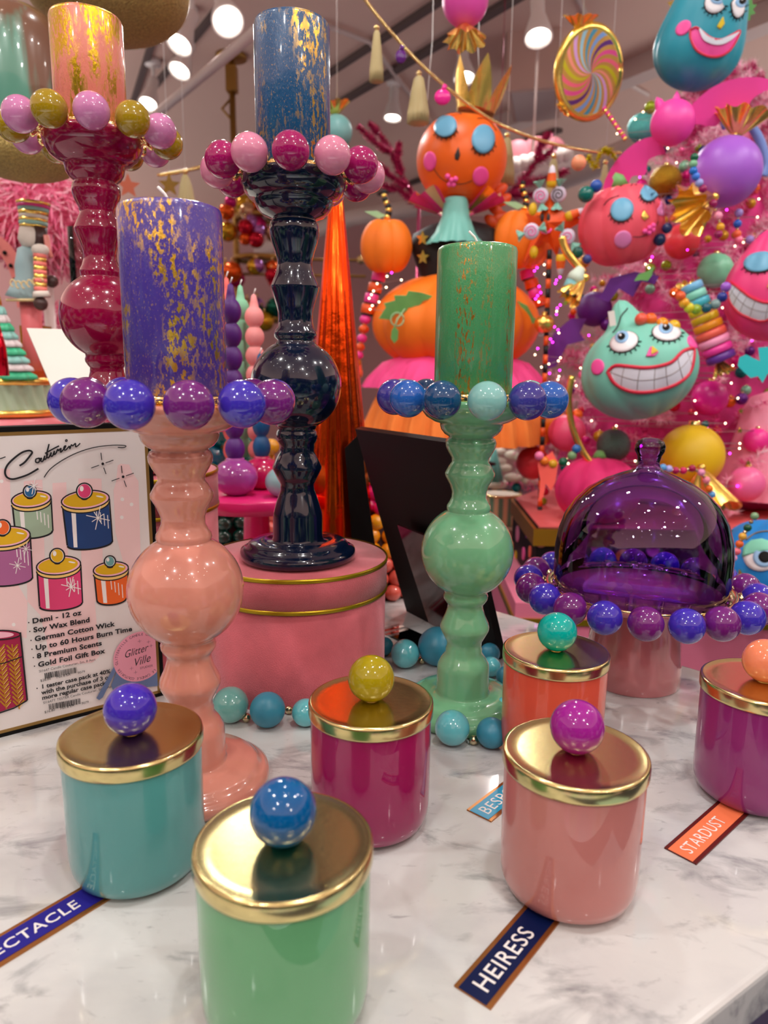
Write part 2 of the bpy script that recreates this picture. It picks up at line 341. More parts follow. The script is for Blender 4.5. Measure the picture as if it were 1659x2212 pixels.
TALL = SHORT[:11]+[(.0272, .0125+.009), (.0262, .024), (.026, .047), (.0253, .0505), (.0225, .060), (.0195, .0690), (.0178, .0735), (.0174, .0795), (.0204, .0850), (.0254, .0960), (.0256, .0985), (.0205, .1090), (.0178, .1139), (.0182, .1221), (.0205, .1255), (.0214, .1300), (.0206, .1345), (.0190, .1370), (.0205, .1395)] \
    + ballprof(.1819, .0462, .0208, .0208) + [(.0208, .2245), (.0180, .2262), (.0213, .2290), (.0217, .2325), (.0210, .2358), (.0185, .2385), (.0172, .2460), (.0174, .2540), (.0190, .2605), (.0240, .2762), (.0242, .2792), (.0192, .2900), (.0172, .2990), (.0174, .3040), (.0194, .3110), (.0226, .3200), (.0244, .3280), (.0246, .3340), (.0232, .3390), (.0210, .3408), (.0222, .3420), (.0300, .3450), (.0355, .3500), (.0382, .3560), (.0386, .3590), (.0430, .3605), (.0478, .3655), (.0502, .3725), (.0510, .3785), (.0495, .3815), (.0460, .3808), (.0385, .3775), (0, .3770)]
def candlestick(x, y, z0, prof, mat, label, cols, a0, zb, seatz):
    t = thing('candlestick', label, 'candlestick', (x, y, z0), 'beaded candlesticks')
    MB().lathe(prof, mat, 96).obj('stick_body', t)
    MB().lathe([(.0372, seatz), (.0392, seatz), (.0396, seatz+.003), (.0388, seatz+.0085), (.0396, seatz+.0125), (.0384, seatz+.0135), (.0372, seatz+.0125)], GOLD, 64).obj('gold_collar', t)
    bead_ring(t, 12, .0725, zb, a0, cols, .054)
    return t
def candle(x, y, z, h, r, mat, label, wick=True):
    t = thing('pillar_candle', label, 'candle', (x, y, z))
    MB().lathe([(0, 0), (r-.001, 0), (r, .001), (r, h-.004), (r-.001, h-.001), (r-.003, h), (r*.72, h-.002), (0, h-.004)], mat, 72).obj('wax', t)
    MB().tube([(0, 0, h-.006), (0, 0, h+.004), (-.003, 0, h+.009), (-.008, .001, h+.014)], .0011, WHITE, 8).obj('wick', t)
    return t
PX, PY = -.1544, .5411; GX, GY = .0809, .6756; NX, NY, NZ = -.0914, .7466, .1389; RX, RY, RZ = -.3005, .79, .2235
candlestick(PX, PY, 0, SHORT, glossy('pink glazed ceramic', (214, 142, 124), .05), 'glossy blush pink turned candlestick with ring of purple and violet beads', [('plum', (108, 28, 116)), ('violet', (58, 44, 176))], math.radians(21.2), .3125, .3035)
candlestick(GX, GY, 0, SHORT, glossy('green glazed ceramic', (112, 178, 134), .05), 'glossy jade green turned candlestick with ring of blue and mint beads', [('mint', (128, 190, 186)), ('indigo', (54, 52, 140)), ('mid blue', (34, 92, 176)), ('deep blue', (4, 66, 112))], math.radians(2.8), .3125, .3035)
candlestick(NX, NY, NZ, TALL, glossy('navy glazed ceramic', (3, 18, 44), .05), 'tall navy blue turned candlestick on a pink velvet box with crimson and pink beads', [('crimson', (158, 8, 94)), ('rose', (218, 136, 166))], math.radians(5.2), .3845, .3745)
candlestick(RX, RY, RZ, MED, glossy('crimson glazed ceramic', (140, 0, 58), .05), 'crimson red turned candlestick behind the printed sign with mauve and olive beads', [('mauve', (200, 126, 176)), ('olive', (156, 130, 8))], math.radians(21), .3455, .3365)
candle(PX, PY, .3065, .1412, .0362, leafmat('violet wax with leaf', (70, 50, 150), (240, 194, 66), 3.1, (26, 26, 9), (.46, .54), 330, .5, (.51, .55)), 'purple pillar candle with scattered gold leaf on the pink candlestick')
candle(GX, GY, .3065, .1385, .0358, leafmat('green wax with leaf', (62, 150, 92), (190, 136, 52), 7.7, (90, 90, 2.6), (.46, .60), 560, .3, (.53, .57)), 'green pillar candle streaked with copper leaf on the green candlestick')
candle(NX, NY, NZ+.3775, .1370, .0356, leafmat('blue wax with leaf', (4, 76, 122), (232, 186, 76), 12.3, (30, 30, 7), (.44, .56), 300, .4, (.5, .56)), 'deep blue pillar candle flecked with gold leaf on the navy candlestick')
candle(RX, RY, RZ+.3395, .1120, .0345, leafmat('peach wax with leaf', (226, 132, 112), (214, 176, 40), 21.9, (28, 28, 7), (.45, .51), 330, .45, (.42, .5)), 'peach pink pillar candle with bright gold leaf on the crimson candlestick')
# ---- jar candles
J = [(-.1663, .4411, 'teal glass', (78, 150, 150), 'violet knob', (62, 40, 172), 'teal candle jar with a violet ball on its gold lid', 0),
     (-.0497, .3305, 'apple green glass', (98, 168, 116), 'blue knob', (0, 86, 146), 'pale green candle jar with a deep blue ball knob, nearest the front', 1),
     (-.0080, .4942, 'magenta glass', (146, 0, 82), 'olive knob', (160, 144, 10), 'crimson magenta candle jar with an olive green ball knob', 2),
     (.1248, .4240, 'blush glass', (190, 120, 114), 'purple knob', (152, 30, 142), 'blush pink candle jar with a purple ball knob on its gold lid', 3),
     (.1522, .5955, 'coral glass', (208, 84, 60), 'turquoise knob', (0, 168, 160), 'coral orange candle jar with a turquoise ball knob', 4),
     (.3030, .5358, 'orchid glass', (134, 36, 108), 'coral knob', (244, 138, 100), 'purple magenta candle jar with a coral ball knob at the right edge', 5)]
VESSEL = [(0, 0), (.030, 0), (.0375, .0016), (.0420, .0058), (.0440, .0120), (.0446, .020), (.0447, .089), (.0442, .0915), (0, .0915)]
LID = [(.0446, .0878), (.0458, .0880), (.0462, .0895), (.0462, .0955), (.0458, .0975), (.0446, .0982), (.0438, .0982), (.0424, .0978), (.036, .0976), (0, .0976)]
for x, y, gn, gc, kn, kc, lab, i in J:
    t = thing('jar_candle', lab, 'candle', (x, y, 0), 'lidded jar candles on the marble')
    gm = pm(gn, gc, .3, 0, 1, var=.06, vscale=14, spec=.2); MB().lathe(VESSEL, gm, 96).obj('glass_jar', t)
    lid = MB().lathe(LID, LIDGOLD, 96).obj('lid', t)
    st = MB(); st.lathe([(0, .0970), (.0052, .0970), (.0048, .0984), (.004, .0992), (0, .0992)], GOLD, 24); st.obj('knob_stem', lid)
    kb = MB().ball((0, 0, .1144), .0171, pm(kn, kc, .2, 0, 1, var=.2, vscale=70, spec=.1), 48).obj('ball_knob', lid)
# ---- scent name strips
def strip(c, ang, L, wd, face, edge, txt, toff, size, label, sx=1.0, bold=.0):
    a = math.radians(ang); T = Matrix.Translation((c[0], c[1], 0)) @ Matrix.Rotation(a, 4, 'Z')
    t = thing('name_strip', label, 'label strip', (c[0], c[1], 0), rot=(0, 0, a))
    m = MB(); m.box((L/2, 0, .0006), (L, wd, .0012), edge); m.obj('backing_card', t)
    m = MB(); m.box((L/2, 0, .00135), (L, wd*.76, .0004), face); m.obj('colour_band', t)
    m = MB(); m.text(txt, size, WHITE, Matrix.Translation((toff, -size*.36, .0017)), bold=bold, sx=sx, space=1.08); m.obj('lettering', t)
    return t
strip((.0511, .3343), 50.5, .105, .0236, pm('navy card', (4, 20, 66), .45, spec=.2), BRONZE, 'HEIRESS', .0061, .0147, 'navy name strip reading HEIRESS under the blush jar', 1.03, .006)
strip((.2127, .4537), 41.9, .11, .0237, pm('orange card', (244, 128, 84), .35), pm('dark maroon card', (92, 26, 22), .35), 'STARDUST', .0062, .0136, 'orange name strip reading STARDUST at the purple magenta jar', .84)
strip((.0757, .4982), 48.6, .085, .0226, pm('cyan card', (40, 150, 190), .35), BRONZE, 'BESPOKE', .0042, .0145, 'light blue name strip half hidden behind the blush jar', 1.0)
strip((-.2413, .3379), 52.0, .17, .0243, pm('violet card', (34, 30, 134), .45, spec=.2), BRONZE, 'SPECTACLE', .0148, .0119, 'violet name strip ending in CTACLE under the teal jar', 1.0, .01)
# ---- velvet hat boxes
VELVET = pm('pink velvet', (206, 98, 110), .75, sheen=.35, var=.42, vscale=22, bump=.35, bscale=900)
def hatbox(x, y, R, H, label, hl=.034):
    t = thing('hat_box', label, 'box', (x, y, 0), 'pink velvet hat boxes')
    MB().lathe([(0, 0), (R*.982, 0), (R*.985, .001), (R*.985, H-.004), (0, H-.004)], VELVET, 96).obj('box_body', t)
    lid = MB().lathe([(R*.99, H-hl), (R, H-hl), (R, H-.003), (R*.985, H-.001), (0, H-.001)], VELVET, 96).obj('box_lid', t)
    def ring(z): return [(R*.995, z-.0022), (R*1.006, z-.0020), (R*1.009, z), (R*1.006, z+.0020), (R*.992, z+.0022)]
    MB().lathe(ring(H-.0022), TRIM, 96).obj('gold_trim', lid); MB().lathe(ring(H-hl), TRIM, 96).obj('gold_trim', lid)
hatbox(-.0941, .7587, .0979, .1389, 'round pink velvet hat box with gold trim under the navy candlestick')
hatbox(-.2925, .812, .100, .2235, 'taller pink velvet hat box behind the pink candlestick, under the crimson one', .042)
# ---- turquoise bead garland lying on the marble
t = thing('bead_garland', 'garland of glossy and frosted turquoise beads with gold spacers on the marble', 'bead garland', (0, 0, 0))
GA = [pm('aqua bead', (96, 194, 204), .12, 0, 1), pm('frosted teal bead', (52, 140, 168), .38, 0, .1, var=.25, vscale=50), pm('two tone aqua bead', (104, 176, 170), .15, 0, 1, var=.3, vscale=30)]
BG = [(498, 1522, 39, 2), (578, 1533, 38, 1), (660, 1539, 30, 0), (830, 1396, 20, 1), (875, 1412, 31, 0), (945, 1396, 42, 1), (1058, 1411, 22, 1), (1060, 1440, 22, 0), (1096, 1462, 24, 1), (977, 1572, 38, 0), (1062, 1583, 33, 1), (1090, 1530, 24, 0), (730, 1552, 28, 1)]
for px, py, rp, k in BG:
    r = .016
    for _ in range(6):
        P = atz(px, py, r); r = sz(rp, P)
    inst('bead', MB().ball((0, 0, 0), r, GA[k], 36).mesh('bead'), t, atz(px, py, r))
for px, py in ((532, 1549), (624, 1531), (844, 1407), (911, 1425), (1080, 1452), (1023, 1597), (936, 1556), (1079, 1557), (693, 1549)):
    P = atz(px, py, .0055); inst('spacer', MB().ball((0, 0, 0), .0045, SILVER, 20).mesh('spacer'), t, (P.x, P.y, .0048))
# ---- black easel sign seen from behind
BL = Vector((.0377, .9805, 0)); uu = Vector((.5272, -.8498, 0)); nn = Vector((.8498, .5272, 0)); le = math.radians(-18)
vv = Vector((0, 0, 1))*math.cos(le)+nn*math.sin(le); wv = uu.cross(vv)
t = thing('easel_sign', 'black easel backed display sign seen from behind, beside the green candlestick', 'sign', BL)
m = MB(); m.box((.101, .1375, 0), (.202, .275, .010), BLACK, TX((0, 0, .002), uu, vv)); m.obj('back_board', t)
m = MB(); lp = [at(px, py, .992)-BL for px, py in ((745, 968), (781, 932), (789, 1030), (830, 1300), (772, 1300))]; lp[3].z = lp[4].z = 0
m.prism([(p.x, p.z) for p in lp], .006, BLACK, TX(Vector((0, lp[0].y, 0)), (1, 0, 0), (0, 0, 1))); m.obj('easel_leg', t)
# small acrylic card holder leaning beside it
t = thing('card_holder', 'small clear acrylic holder with dark red card behind the green candlestick', 'card holder', atz(905, 1375, 0))
CLEAR = glassmat('clear acrylic', (.93, .93, .93)); DRED = pm('dark red card', (46, 10, 14), .12, 0, .6)
o0 = Vector(atz(905, 1375, 0)); pn = -wv if wv.dot(Vector((0, -1, 0))) < 0 else wv; pc = BL+pn*.016; C_ = Vector((0, 0, CAMZ)); cp = []
for px, py in ((860, 1133), (948, 1168), (1010, 1420), (928, 1345)):
    v_ = ray(px, py); cp.append(C_+v_*((pc-C_).dot(pn)/v_.dot(pn)))
q_ = [((p-cp[3]).dot(uu), max((p-cp[3]).dot(vv), 0)) for p in cp]
m = MB(); m.prism(q_, .003, DRED, TX(cp[3]-o0+Vector((0, 0, max(0, .002-cp[3].z))), uu, vv)); m.obj('card', t)
a_ = Vector(atz(862, 1352, .0)); b_ = Vector(atz(950, 1392, .0)); dd = (b_-a_).normalized(); nb = Vector((-dd.y, dd.x, 0))
m = MB(); m.box(((b_-a_).length/2, -.018, .0016), ((b_-a_).length, .036, .003), CLEAR, TX(a_-o0, dd, nb)); m.obj('acrylic_foot', t)
# ---- glass dome on beaded cake stand
CX, CY, ZP = .2797, .757, .1095
t = thing('cake_stand', 'glossy mauve pink cake stand rimmed with purple and violet beads', 'cake stand', (CX, CY, 0))
MAUVE = pm('mauve glazed', (196, 120, 124), .12, 0, 1)
m = MB(); m.lathe([(0, 0), (.050, 0), (.0515, .002), (.051, .02), (.0475, .06), (.045, .085), (.046, .092), (.070, .0955), (.090, .099), (.0985, .1035), (.0995, .1075), (.097, .1085), (.092, .1045), (0, .1040)], MAUVE, 96); m.obj('stand', t)
m = MB(); m.lathe([(.0945, .1075), (.099, .1068), (.1005, .1085), (.0985, .1100), (.0945, .1085)], GOLD, 96); m.obj('gold_rim', t)
bead_ring(t, 20, .1185, .1055, math.radians(-16), [('plum', (108, 28, 116)), ('violet', (58, 44, 176))], .1005, .0168, CAPMESH2)
t = thing('glass_dome', 'purple glass cloche with a round knob standing on the beaded cake stand', 'glass dome', (CX, CY, .1055))
PG = glassmat('purple glass', (.70, .52, .93), 1.5); PG2 = glassmat('deep purple glass knob', (.62, .42, .88), 1.5)
outer = [(.0870, .0), (.0895, .001), (.0910, .006), (.0918, .020), (.0915, .045), (.0890, .062), (.0830, .080), (.0730, .096), (.0600, .109), (.0440, .119), (.0280, .126), (.0160, .1305)]
inner = [(r-.0022, z-.0006 if z > .01 else z) for r, z in reversed(outer)]
m = MB(); m.lathe(outer, PG, 96); m.lathe(list(reversed(inner)), PG, 96); m.lathe([(.0848, 0), (.0870, 0)], PG, 96); m.obj('dome', t)
m = MB(); m.lathe([(.0160, .1303), (.0118, .134), (.0108, .139), (.0125, .146), (.0152, .151), (.0156, .156), (.0135, .161), (.008, .164), (0, .165)], PG2, 48); m.obj('knob', t)
# ================================================================ PRINTED SIGN (left)
exec_sign = True
SU = Vector((.802, .597, 0)).normalized(); SN = Vector((.597, -.802, 0)).normalized(); SB = atz(357, 1503, 0); SV = Vector((0, 0, 1)); SH = .2845; SW = .262
def onsign(px, py):
    v = ray(px, py); C = Vector((0, 0, CAMZ)); k = (SB+SN*.0005-C).dot(SN)/v.dot(SN); P = C+v*k-SB; return P.dot(SU), P.dot(SV)
FT = TX(SB, SU, SV, SN)
t = thing('printed_sign', 'framed price sign with painted candle jars, black frame and gold edge, at the left', 'sign', SB, rot=FT.to_euler())
m = MB(); m.box((-SW/2, SH/2, -.010), (SW, SH, .016), BLACK); m.obj('frame', t)
EDGE = pm('dull gold edge', (150, 118, 62), .35, .5)
m = MB(); b0 = .0045; b1 = .0075
for (x0, x1, y0, y1) in ((-SW+b0, -b0, SH-b1, SH-b0), (-SW+b0, -b0, b0, b1), (-b1, -b0, b0, SH-b0), (-SW+b0, -SW+b1, b0, SH-b0)): m.box(((x0+x1)/2, (y0+y1)/2, -.0015), (x1-x0, y1-y0, .002), EDGE)
m.obj('gold_edge', t)
PAPER = pm('sign paper', (226, 222, 220), .45)
m = MB(); m.box((-SW/2, SH/2, -.0018), (SW-2*b1, SH-2*b1, .002), PAPER); m.obj('paper', t)
art = MB(); LAY = [0]
def PT(p, z): u, v_ = onsign(*p); return Vector((u, v_, z))
def okp(p): return True
def fill(pts, m):
    LAY[0] += 1; z = -.0007+LAY[0]*.000004; k = art.mi(m)
    out = []
    for p in pts:
        q = PT(p, z); q.x = min(-b1, max(-SW+b1, q.x)); q.y = min(SH-b1, max(b1, q.y)); out.append(art.bm.verts.new(q))
    art.face(out, k, False)
def stroke(pts, wd, m, close=False):
    LAY[0] += 1; z = -.0007+LAY[0]*.000004; k = art.mi(m)
    if close: pts = pts+[pts[0]]
    P = [PT(p, z) for p in pts]; w2 = wd*.00047/2
    L, R_ = [], []
    for i, p in enumerate(P):
        d = (P[min(i+1, len(P)-1)]-P[max(i-1, 0)]); d.z = 0
        if d.length < 1e-9: d = Vector((1, 0, 0))
        d.normalize(); n = Vector((-d.y, d.x, 0)); L.append(p+n*w2); R_.append(p-n*w2)
    Lv = [art.bm.verts.new(p) for p in L]; Rv = [art.bm.verts.new(p) for p in R_]
    for i in range(len(P)-1): art.face((Lv[i], Lv[i+1], Rv[i+1], Rv[i]), k, False)
def ell(cx, cy, rx, ry, tilt=0, n=28, a0=0, a1=360):
    o = []; tl = math.radians(tilt)
    for i in range(n+1 if a1-a0 < 360 else n):
        a = math.radians(a0+(a1-a0)*i/n); x, y = rx*math.cos(a), ry*math.sin(a); o.append((cx+x*math.cos(tl)-y*math.sin(tl), cy+x*math.sin(tl)+y*math.cos(tl)))
    return o
def smoothpts(pts, n=5):
    o = []
    for i in range(len(pts)-1):
        p0 = pts[max(i-1, 0)]; p1 = pts[i]; p2 = pts[i+1]; p3 = pts[min(i+2, len(pts)-1)]
        for k in range(n):
            s_ = k/n; o.append(tuple(.5*((2*p1[j])+(-p0[j]+p2[j])*s_+(2*p0[j]-5*p1[j]+4*p2[j]-p3[j])*s_*s_+(-p0[j]+3*p1[j]-3*p2[j]+p3[j])*s_**3) for j in (0, 1)))
    return o+[pts[-1]]
AM = {k: pm('ink '+k, c, .6) for k, c in dict(blush=(240, 208, 208), gold=(222, 178, 20), pgold=(240, 204, 120), mint=(160, 186, 160), navy=(20, 62, 120), orchid=(170, 100, 150), pink=(222, 66, 120), orange=(236, 104, 38), blue=(30, 100, 150), white=(240, 238, 236), crim=(160, 20, 70), dgold=(176, 120, 20), slate=(100, 124, 168), teal=(110, 170, 170), bpink=(244, 186, 204)).items()}
for pts in ([(0, 1012), (22, 1014), (26, 1240), (60, 1300), (58, 1380), (0, 1360)], [(52, 1040), (92, 1036), (100, 1300), (88, 1330), (60, 1300)], [(114, 1044), (144, 1042), (150, 1300), (118, 1320)],
            [(170, 1034), (220, 1034), (224, 1300), (180, 1300)], [(255, 1006), (262, 1002), (280, 1004), (286, 1020), (300, 1040), (306, 1240), (276, 1250), (250, 1150), (246, 1060), (252, 1040)],
            [(80, 1300), (205, 1290), (215, 1420), (200, 1432), (110, 1440), (100, 1380)]): fill(pts, AM['blush'])
for p in ((265, 1079), (285, 1090), (264, 1118), (30, 1350), (4, 1040)): fill(ell(p[0], p[1], 4, 4), AM['white'])
def artjar(cx, cy, rx, ry, bl, br, boty, body, knob, kr, kcx, kcy, til=-6):
    fill([(cx-rx+2, cy)]+[(bl, boty-8)]+ell((bl+br)/2, boty-10, (br-bl)/2, 11, til, 14, 180, 0)[1:-1]+[(br, boty-16), (cx+rx-2, cy)], AM[body])
    fill([(bl+8, cy+18), (bl+18, cy+20), (bl+22, boty-4), (bl+14, boty-4)], AM['white'])
    for q in range(4): stroke([(br-34+q*8, cy+24+q*3), (br-32+q*8, cy+44+6*q)], 1.6, AM['white'])
    stroke([(cx-rx+1, cy), (bl, boty-8)], 3, INK); stroke([(cx+rx, cy-2), (br+1, boty-16)], 2.6, INK)
    stroke(ell((bl+br)/2, boty-12, (br-bl)/2, 12, til, 16, 0, 180), 3.4, INK)
    fill(ell(cx, cy+8, rx, ry, til), AM['pgold']); stroke(ell(cx, cy+8, rx, ry, til, 20, 0, 180), 2.4, INK)
    fill(ell(cx, cy, rx, ry, til), AM['bpink']); fill(ell(cx-1, cy-.5, rx-5, ry-4, til), AM['gold']); stroke(ell(cx, cy, rx, ry, til), 2.6, INK, True)
    fill(ell(cx+rx*.6, cy-ry*.35, rx*.16, 1.6, 10), AM['white'])
    fill(ell(kcx, kcy+kr, 7, 3), INK); fill(ell(kcx, kcy, kr, kr), AM['white']); fill(ell(kcx, kcy, kr-3, kr-2), AM[knob]); fill(ell(kcx-kr*.35, kcy-kr*.3, kr*.25, kr*.35), AM['white']); stroke(ell(kcx, kcy, kr, kr), 2.8, INK, True)
def sparkle(x, y, r, m, n=8, wd=1.2, rot=12):
    for i in range(n):
        a = math.radians(rot+i*360/n); rr = r*(1 if i % 2 == 0 else .6); stroke([(x, y), (x+rr*math.cos(a), y+rr*math.sin(a))], wd, m)
artjar(68, 1079, 43, 18, 34, 114, 1163, 'mint', 'blue', 14, 65, 1062)
artjar(185, 1080, 52, 20, 146, 243, 1187, 'navy', 'pink', 17, 183, 1061)
artjar(12, 1160, 54, 22, -30, 70, 1266, 'orchid', 'orange', 17, 6, 1140)
artjar(127, 1222, 48, 20, 86, 178, 1319, 'pink', 'gold', 16, 124, 1201)
artjar(240, 1230, 38, 16, 210, 274, 1307, 'orange', 'teal', 12, 238, 1213)
sparkle(212, 1119, 26, AM['white'], 8, 1.6); sparkle(38, 1222, 18, AM['white']); sparkle(56, 1186, 16, AM['white']); sparkle(154, 1268, 22, AM['white'], 8, 1.6); sparkle(73, 1050, 18, AM['white'], 8, 1.4)
# the patterned gift box
fill([(-40, 1372), (44, 1366), (59, 1513), (30, 1528), (-40, 1552)], AM['crim'])
for kx in (-26, 2, 30):
    stroke([(kx-4, 1392), (kx+12, 1532)], 2.4, AM['dgold'])
    for q in range(13):
        y = 1396+q*10; x = kx-4+(y-1392)*.115
        stroke([(x, y+10), (x+12, y-4)], 3.2, AM['dgold']); stroke([(x, y+10), (x-12, y-2)], 3.2, AM['dgold'])
        stroke([(x+2, y+12), (x+11, y+1)], 1.2, AM['pgold'])
stroke([(44, 1366), (59, 1513)], 3, INK); stroke([(59, 1513), (30, 1530), (-40, 1553)], 3, INK); stroke([(-40, 1442), (10, 1432), (50, 1418)], 2, INK)
fill(ell(-4, 1372, 48, 10, -2), AM['crim']); fill(ell(-8, 1372, 38, 7, -2), AM['bpink']); stroke(ell(-4, 1372, 48, 10, -2), 2.6, INK, True)
# script title
def sc_(pts, k=4.1475, ox=0, oy=900): return [(x/k+ox, y/k+oy) for x, y in pts]
for pts, wd in (([(175, 440), (220, 410), (270, 350), (288, 320), (262, 304), (200, 320), (130, 370), (70, 430), (45, 490), (60, 540), (110, 560), (180, 545), (260, 515), (345, 465)], 3.4),
                ([(350, 372), (322, 382), (322, 408), (345, 410), (356, 388), (348, 372), (362, 378), (372, 372), (366, 398), (384, 398), (402, 350), (396, 382), (412, 376), (428, 330)], 2.6),
                ([(440, 245), (420, 330), (424, 366), (440, 362), (460, 320)], 2.8), ([(404, 330), (470, 292), (530, 262)], 2.6), ([(460, 320), (456, 352), (472, 350), (488, 308), (484, 338), (500, 330), (518, 292), (524, 306), (546, 284), (542, 318), (560, 306)], 2.6),
                ([(556, 306), (578, 286), (590, 262), (576, 268), (572, 294), (590, 298), (622, 262)], 2.4), ([(622, 262), (626, 288), (640, 252), (652, 262), (676, 240), (678, 270), (700, 258), (718, 238)], 2.4), ([(588, 208), (600, 208), (600, 220), (588, 220), (588, 208)], 2),
                ([(395, 545), (450, 470), (560, 390), (700, 320), (850, 275), (1000, 257), (1110, 258), (1128, 268), (1100, 278), (1055, 275)], 1.8), ([(-30, 368), (0, 376), (50, 360)], 1.8)):
    stroke(smoothpts(sc_(pts)), wd, INK)
for cx, cy in ((222, 1002), (266, 1030)):
    fill(ell(cx, cy, 3, 3), INK)
    for a, b in (((-4, -24), (-2, -8)), ((2, 8), (7, 22)), ((-25, 9), (-8, 3)), ((6, -2), (23, -8))): stroke([(cx+a[0], cy+a[1]), (cx+b[0], cy+b[1])], 1.6, INK)
def stext(s_, px, py, size, m, bold=.02, sx=1, shear=0, rotd=0, align='LEFT', space=1):
    LAY[0] += 1; u, v_ = onsign(px, py)
    art.text(s_, size, m, Matrix.Translation((u, v_, -.0007+LAY[0]*.000004)) @ Matrix.Rotation(math.radians(rotd), 4, 'Z'), bold=bold, sx=sx, shear=shear, align=align, space=space)
for i, (s_, px, py) in enumerate((('Demi - 12 oz', 70, 1347), ('Soy Wax Blend', 72.5, 1366), ('German Cotton Wick', 75, 1385.5), ('Up to 60 Hours Burn Time', 77, 1404.5), ('8 Premium Scents', 80, 1422.5), ('Gold Foil Gift Box', 82.5, 1441))):
    stext(s_, px, py, .0068, INK, .035, 1.12, space=1.05); fill(ell(px-8, py-2, 1.4, 1.4), INK)
for s_, px, py in (('1 tester case pack at 40% off', 89, 1488), ('with the purchase of 3 or', 90, 1500.5), ('more regular case packs', 91, 1512)): stext(s_, px, py, .0058, INK, .03, 1.06)
fill(ell(80, 1487, 1.4, 1.4), INK)
for s_, px, py in (('SI1647 Candle Couturier, Sm, 8 Asst', 84, 1453), ('Min 8 EA', 122, 1465.5), ('$28.00', 87, 1473), ('9079', 168, 1456), ('SI1647T TESTER Candle Couturier, Sm, 8 Asst', 93, 1521), ('Min 8 EA', 130, 1533), ('$16.80', 96, 1541), ('9079', 176, 1522)): stext(s_, px, py, .0034, INK, .0)
random.seed(5)
for x0, y0, x1, y1 in ((96, 1454, 165, 1441), (105, 1521, 173, 1508)):
    x = x0
    while x < x1:
        wv_ = random.choice((.8, 1.4, 2.2)); y = y0+(y1-y0)*(x-x0)/(x1-x0); fill([(x, y), (x+wv_, y), (x+wv_+1.2, y+12), (x+1.2, y+12)], INK); x += wv_+random.choice((.8, 1.4))
fill([(208, 1508), (214, 1512), (222, 1506), (250, 1450), (246, 1440)], AM['slate']); fill([(240, 1480), (244, 1492), (300, 1486), (354, 1478), (354, 1440), (262, 1460), (252, 1450)], AM['slate'])
# round logo badge
cu_, cv_ = onsign(302, 1418); e_, _ = onsign(243, 1425); RB = abs(cu_-e_)*.98
LAY[0] += 1; zz = -.0007+LAY[0]*.000004; k = art.mi(pm('badge pink', (236, 164, 186), .5)); art.face([art.bm.verts.new((min(-b1, cu_+RB*math.cos(a*PI/24)), cv_+RB*math.sin(a*PI/24), zz)) for a in range(48)], k, False)
ring_t = 'GLITTERVILLE CANDLE COUTURIER  GLITTERVILLE CANDLE COUTURIER  '
for i, ch in enumerate(ring_t):
    a = math.radians(186)-2*PI*i/len(ring_t)
    if ch == ' ': continue
    x = cu_+RB*.84*math.cos(a); y = cv_+RB*.84*math.sin(a)
    if x > -b1-.002: continue
    art.text(ch, .0036, INK, Matrix.Translation((x, y, zz+.00001)) @ Matrix.Rotation(a-PI/2, 4, 'Z'), bold=.0, align='CENTER')
art.text('Glitter', .0108, INK, Matrix.Translation((cu_-RB*.60, cv_+RB*.06, zz+.00001)) @ Matrix.Rotation(.12, 4, 'Z'), shear=.45, sx=.82)
art.text('Ville', .0118, INK, Matrix.Translation((cu_-RB*.28, cv_-RB*.36, zz+.00001)) @ Matrix.Rotation(.12, 4, 'Z'), shear=.45, sx=.86)
art.text('STUDIOS', .0032, INK, Matrix.Translation((cu_-RB*.02, cv_-RB*.52, zz+.00001)))
for x, y in ((.02, .62), (.36, .52), (.45, .34), (-.34, -.40), (-.2, -.60)):
    for q in (0, PI/2): art.box((0, 0, 0), (RB*.14, .00022, .00001), INK, Matrix.Translation((cu_+RB*x, cv_+RB*y, zz+.00002)) @ Matrix.Rotation(q, 4, 'Z'))
art.obj('printed_artwork', t)
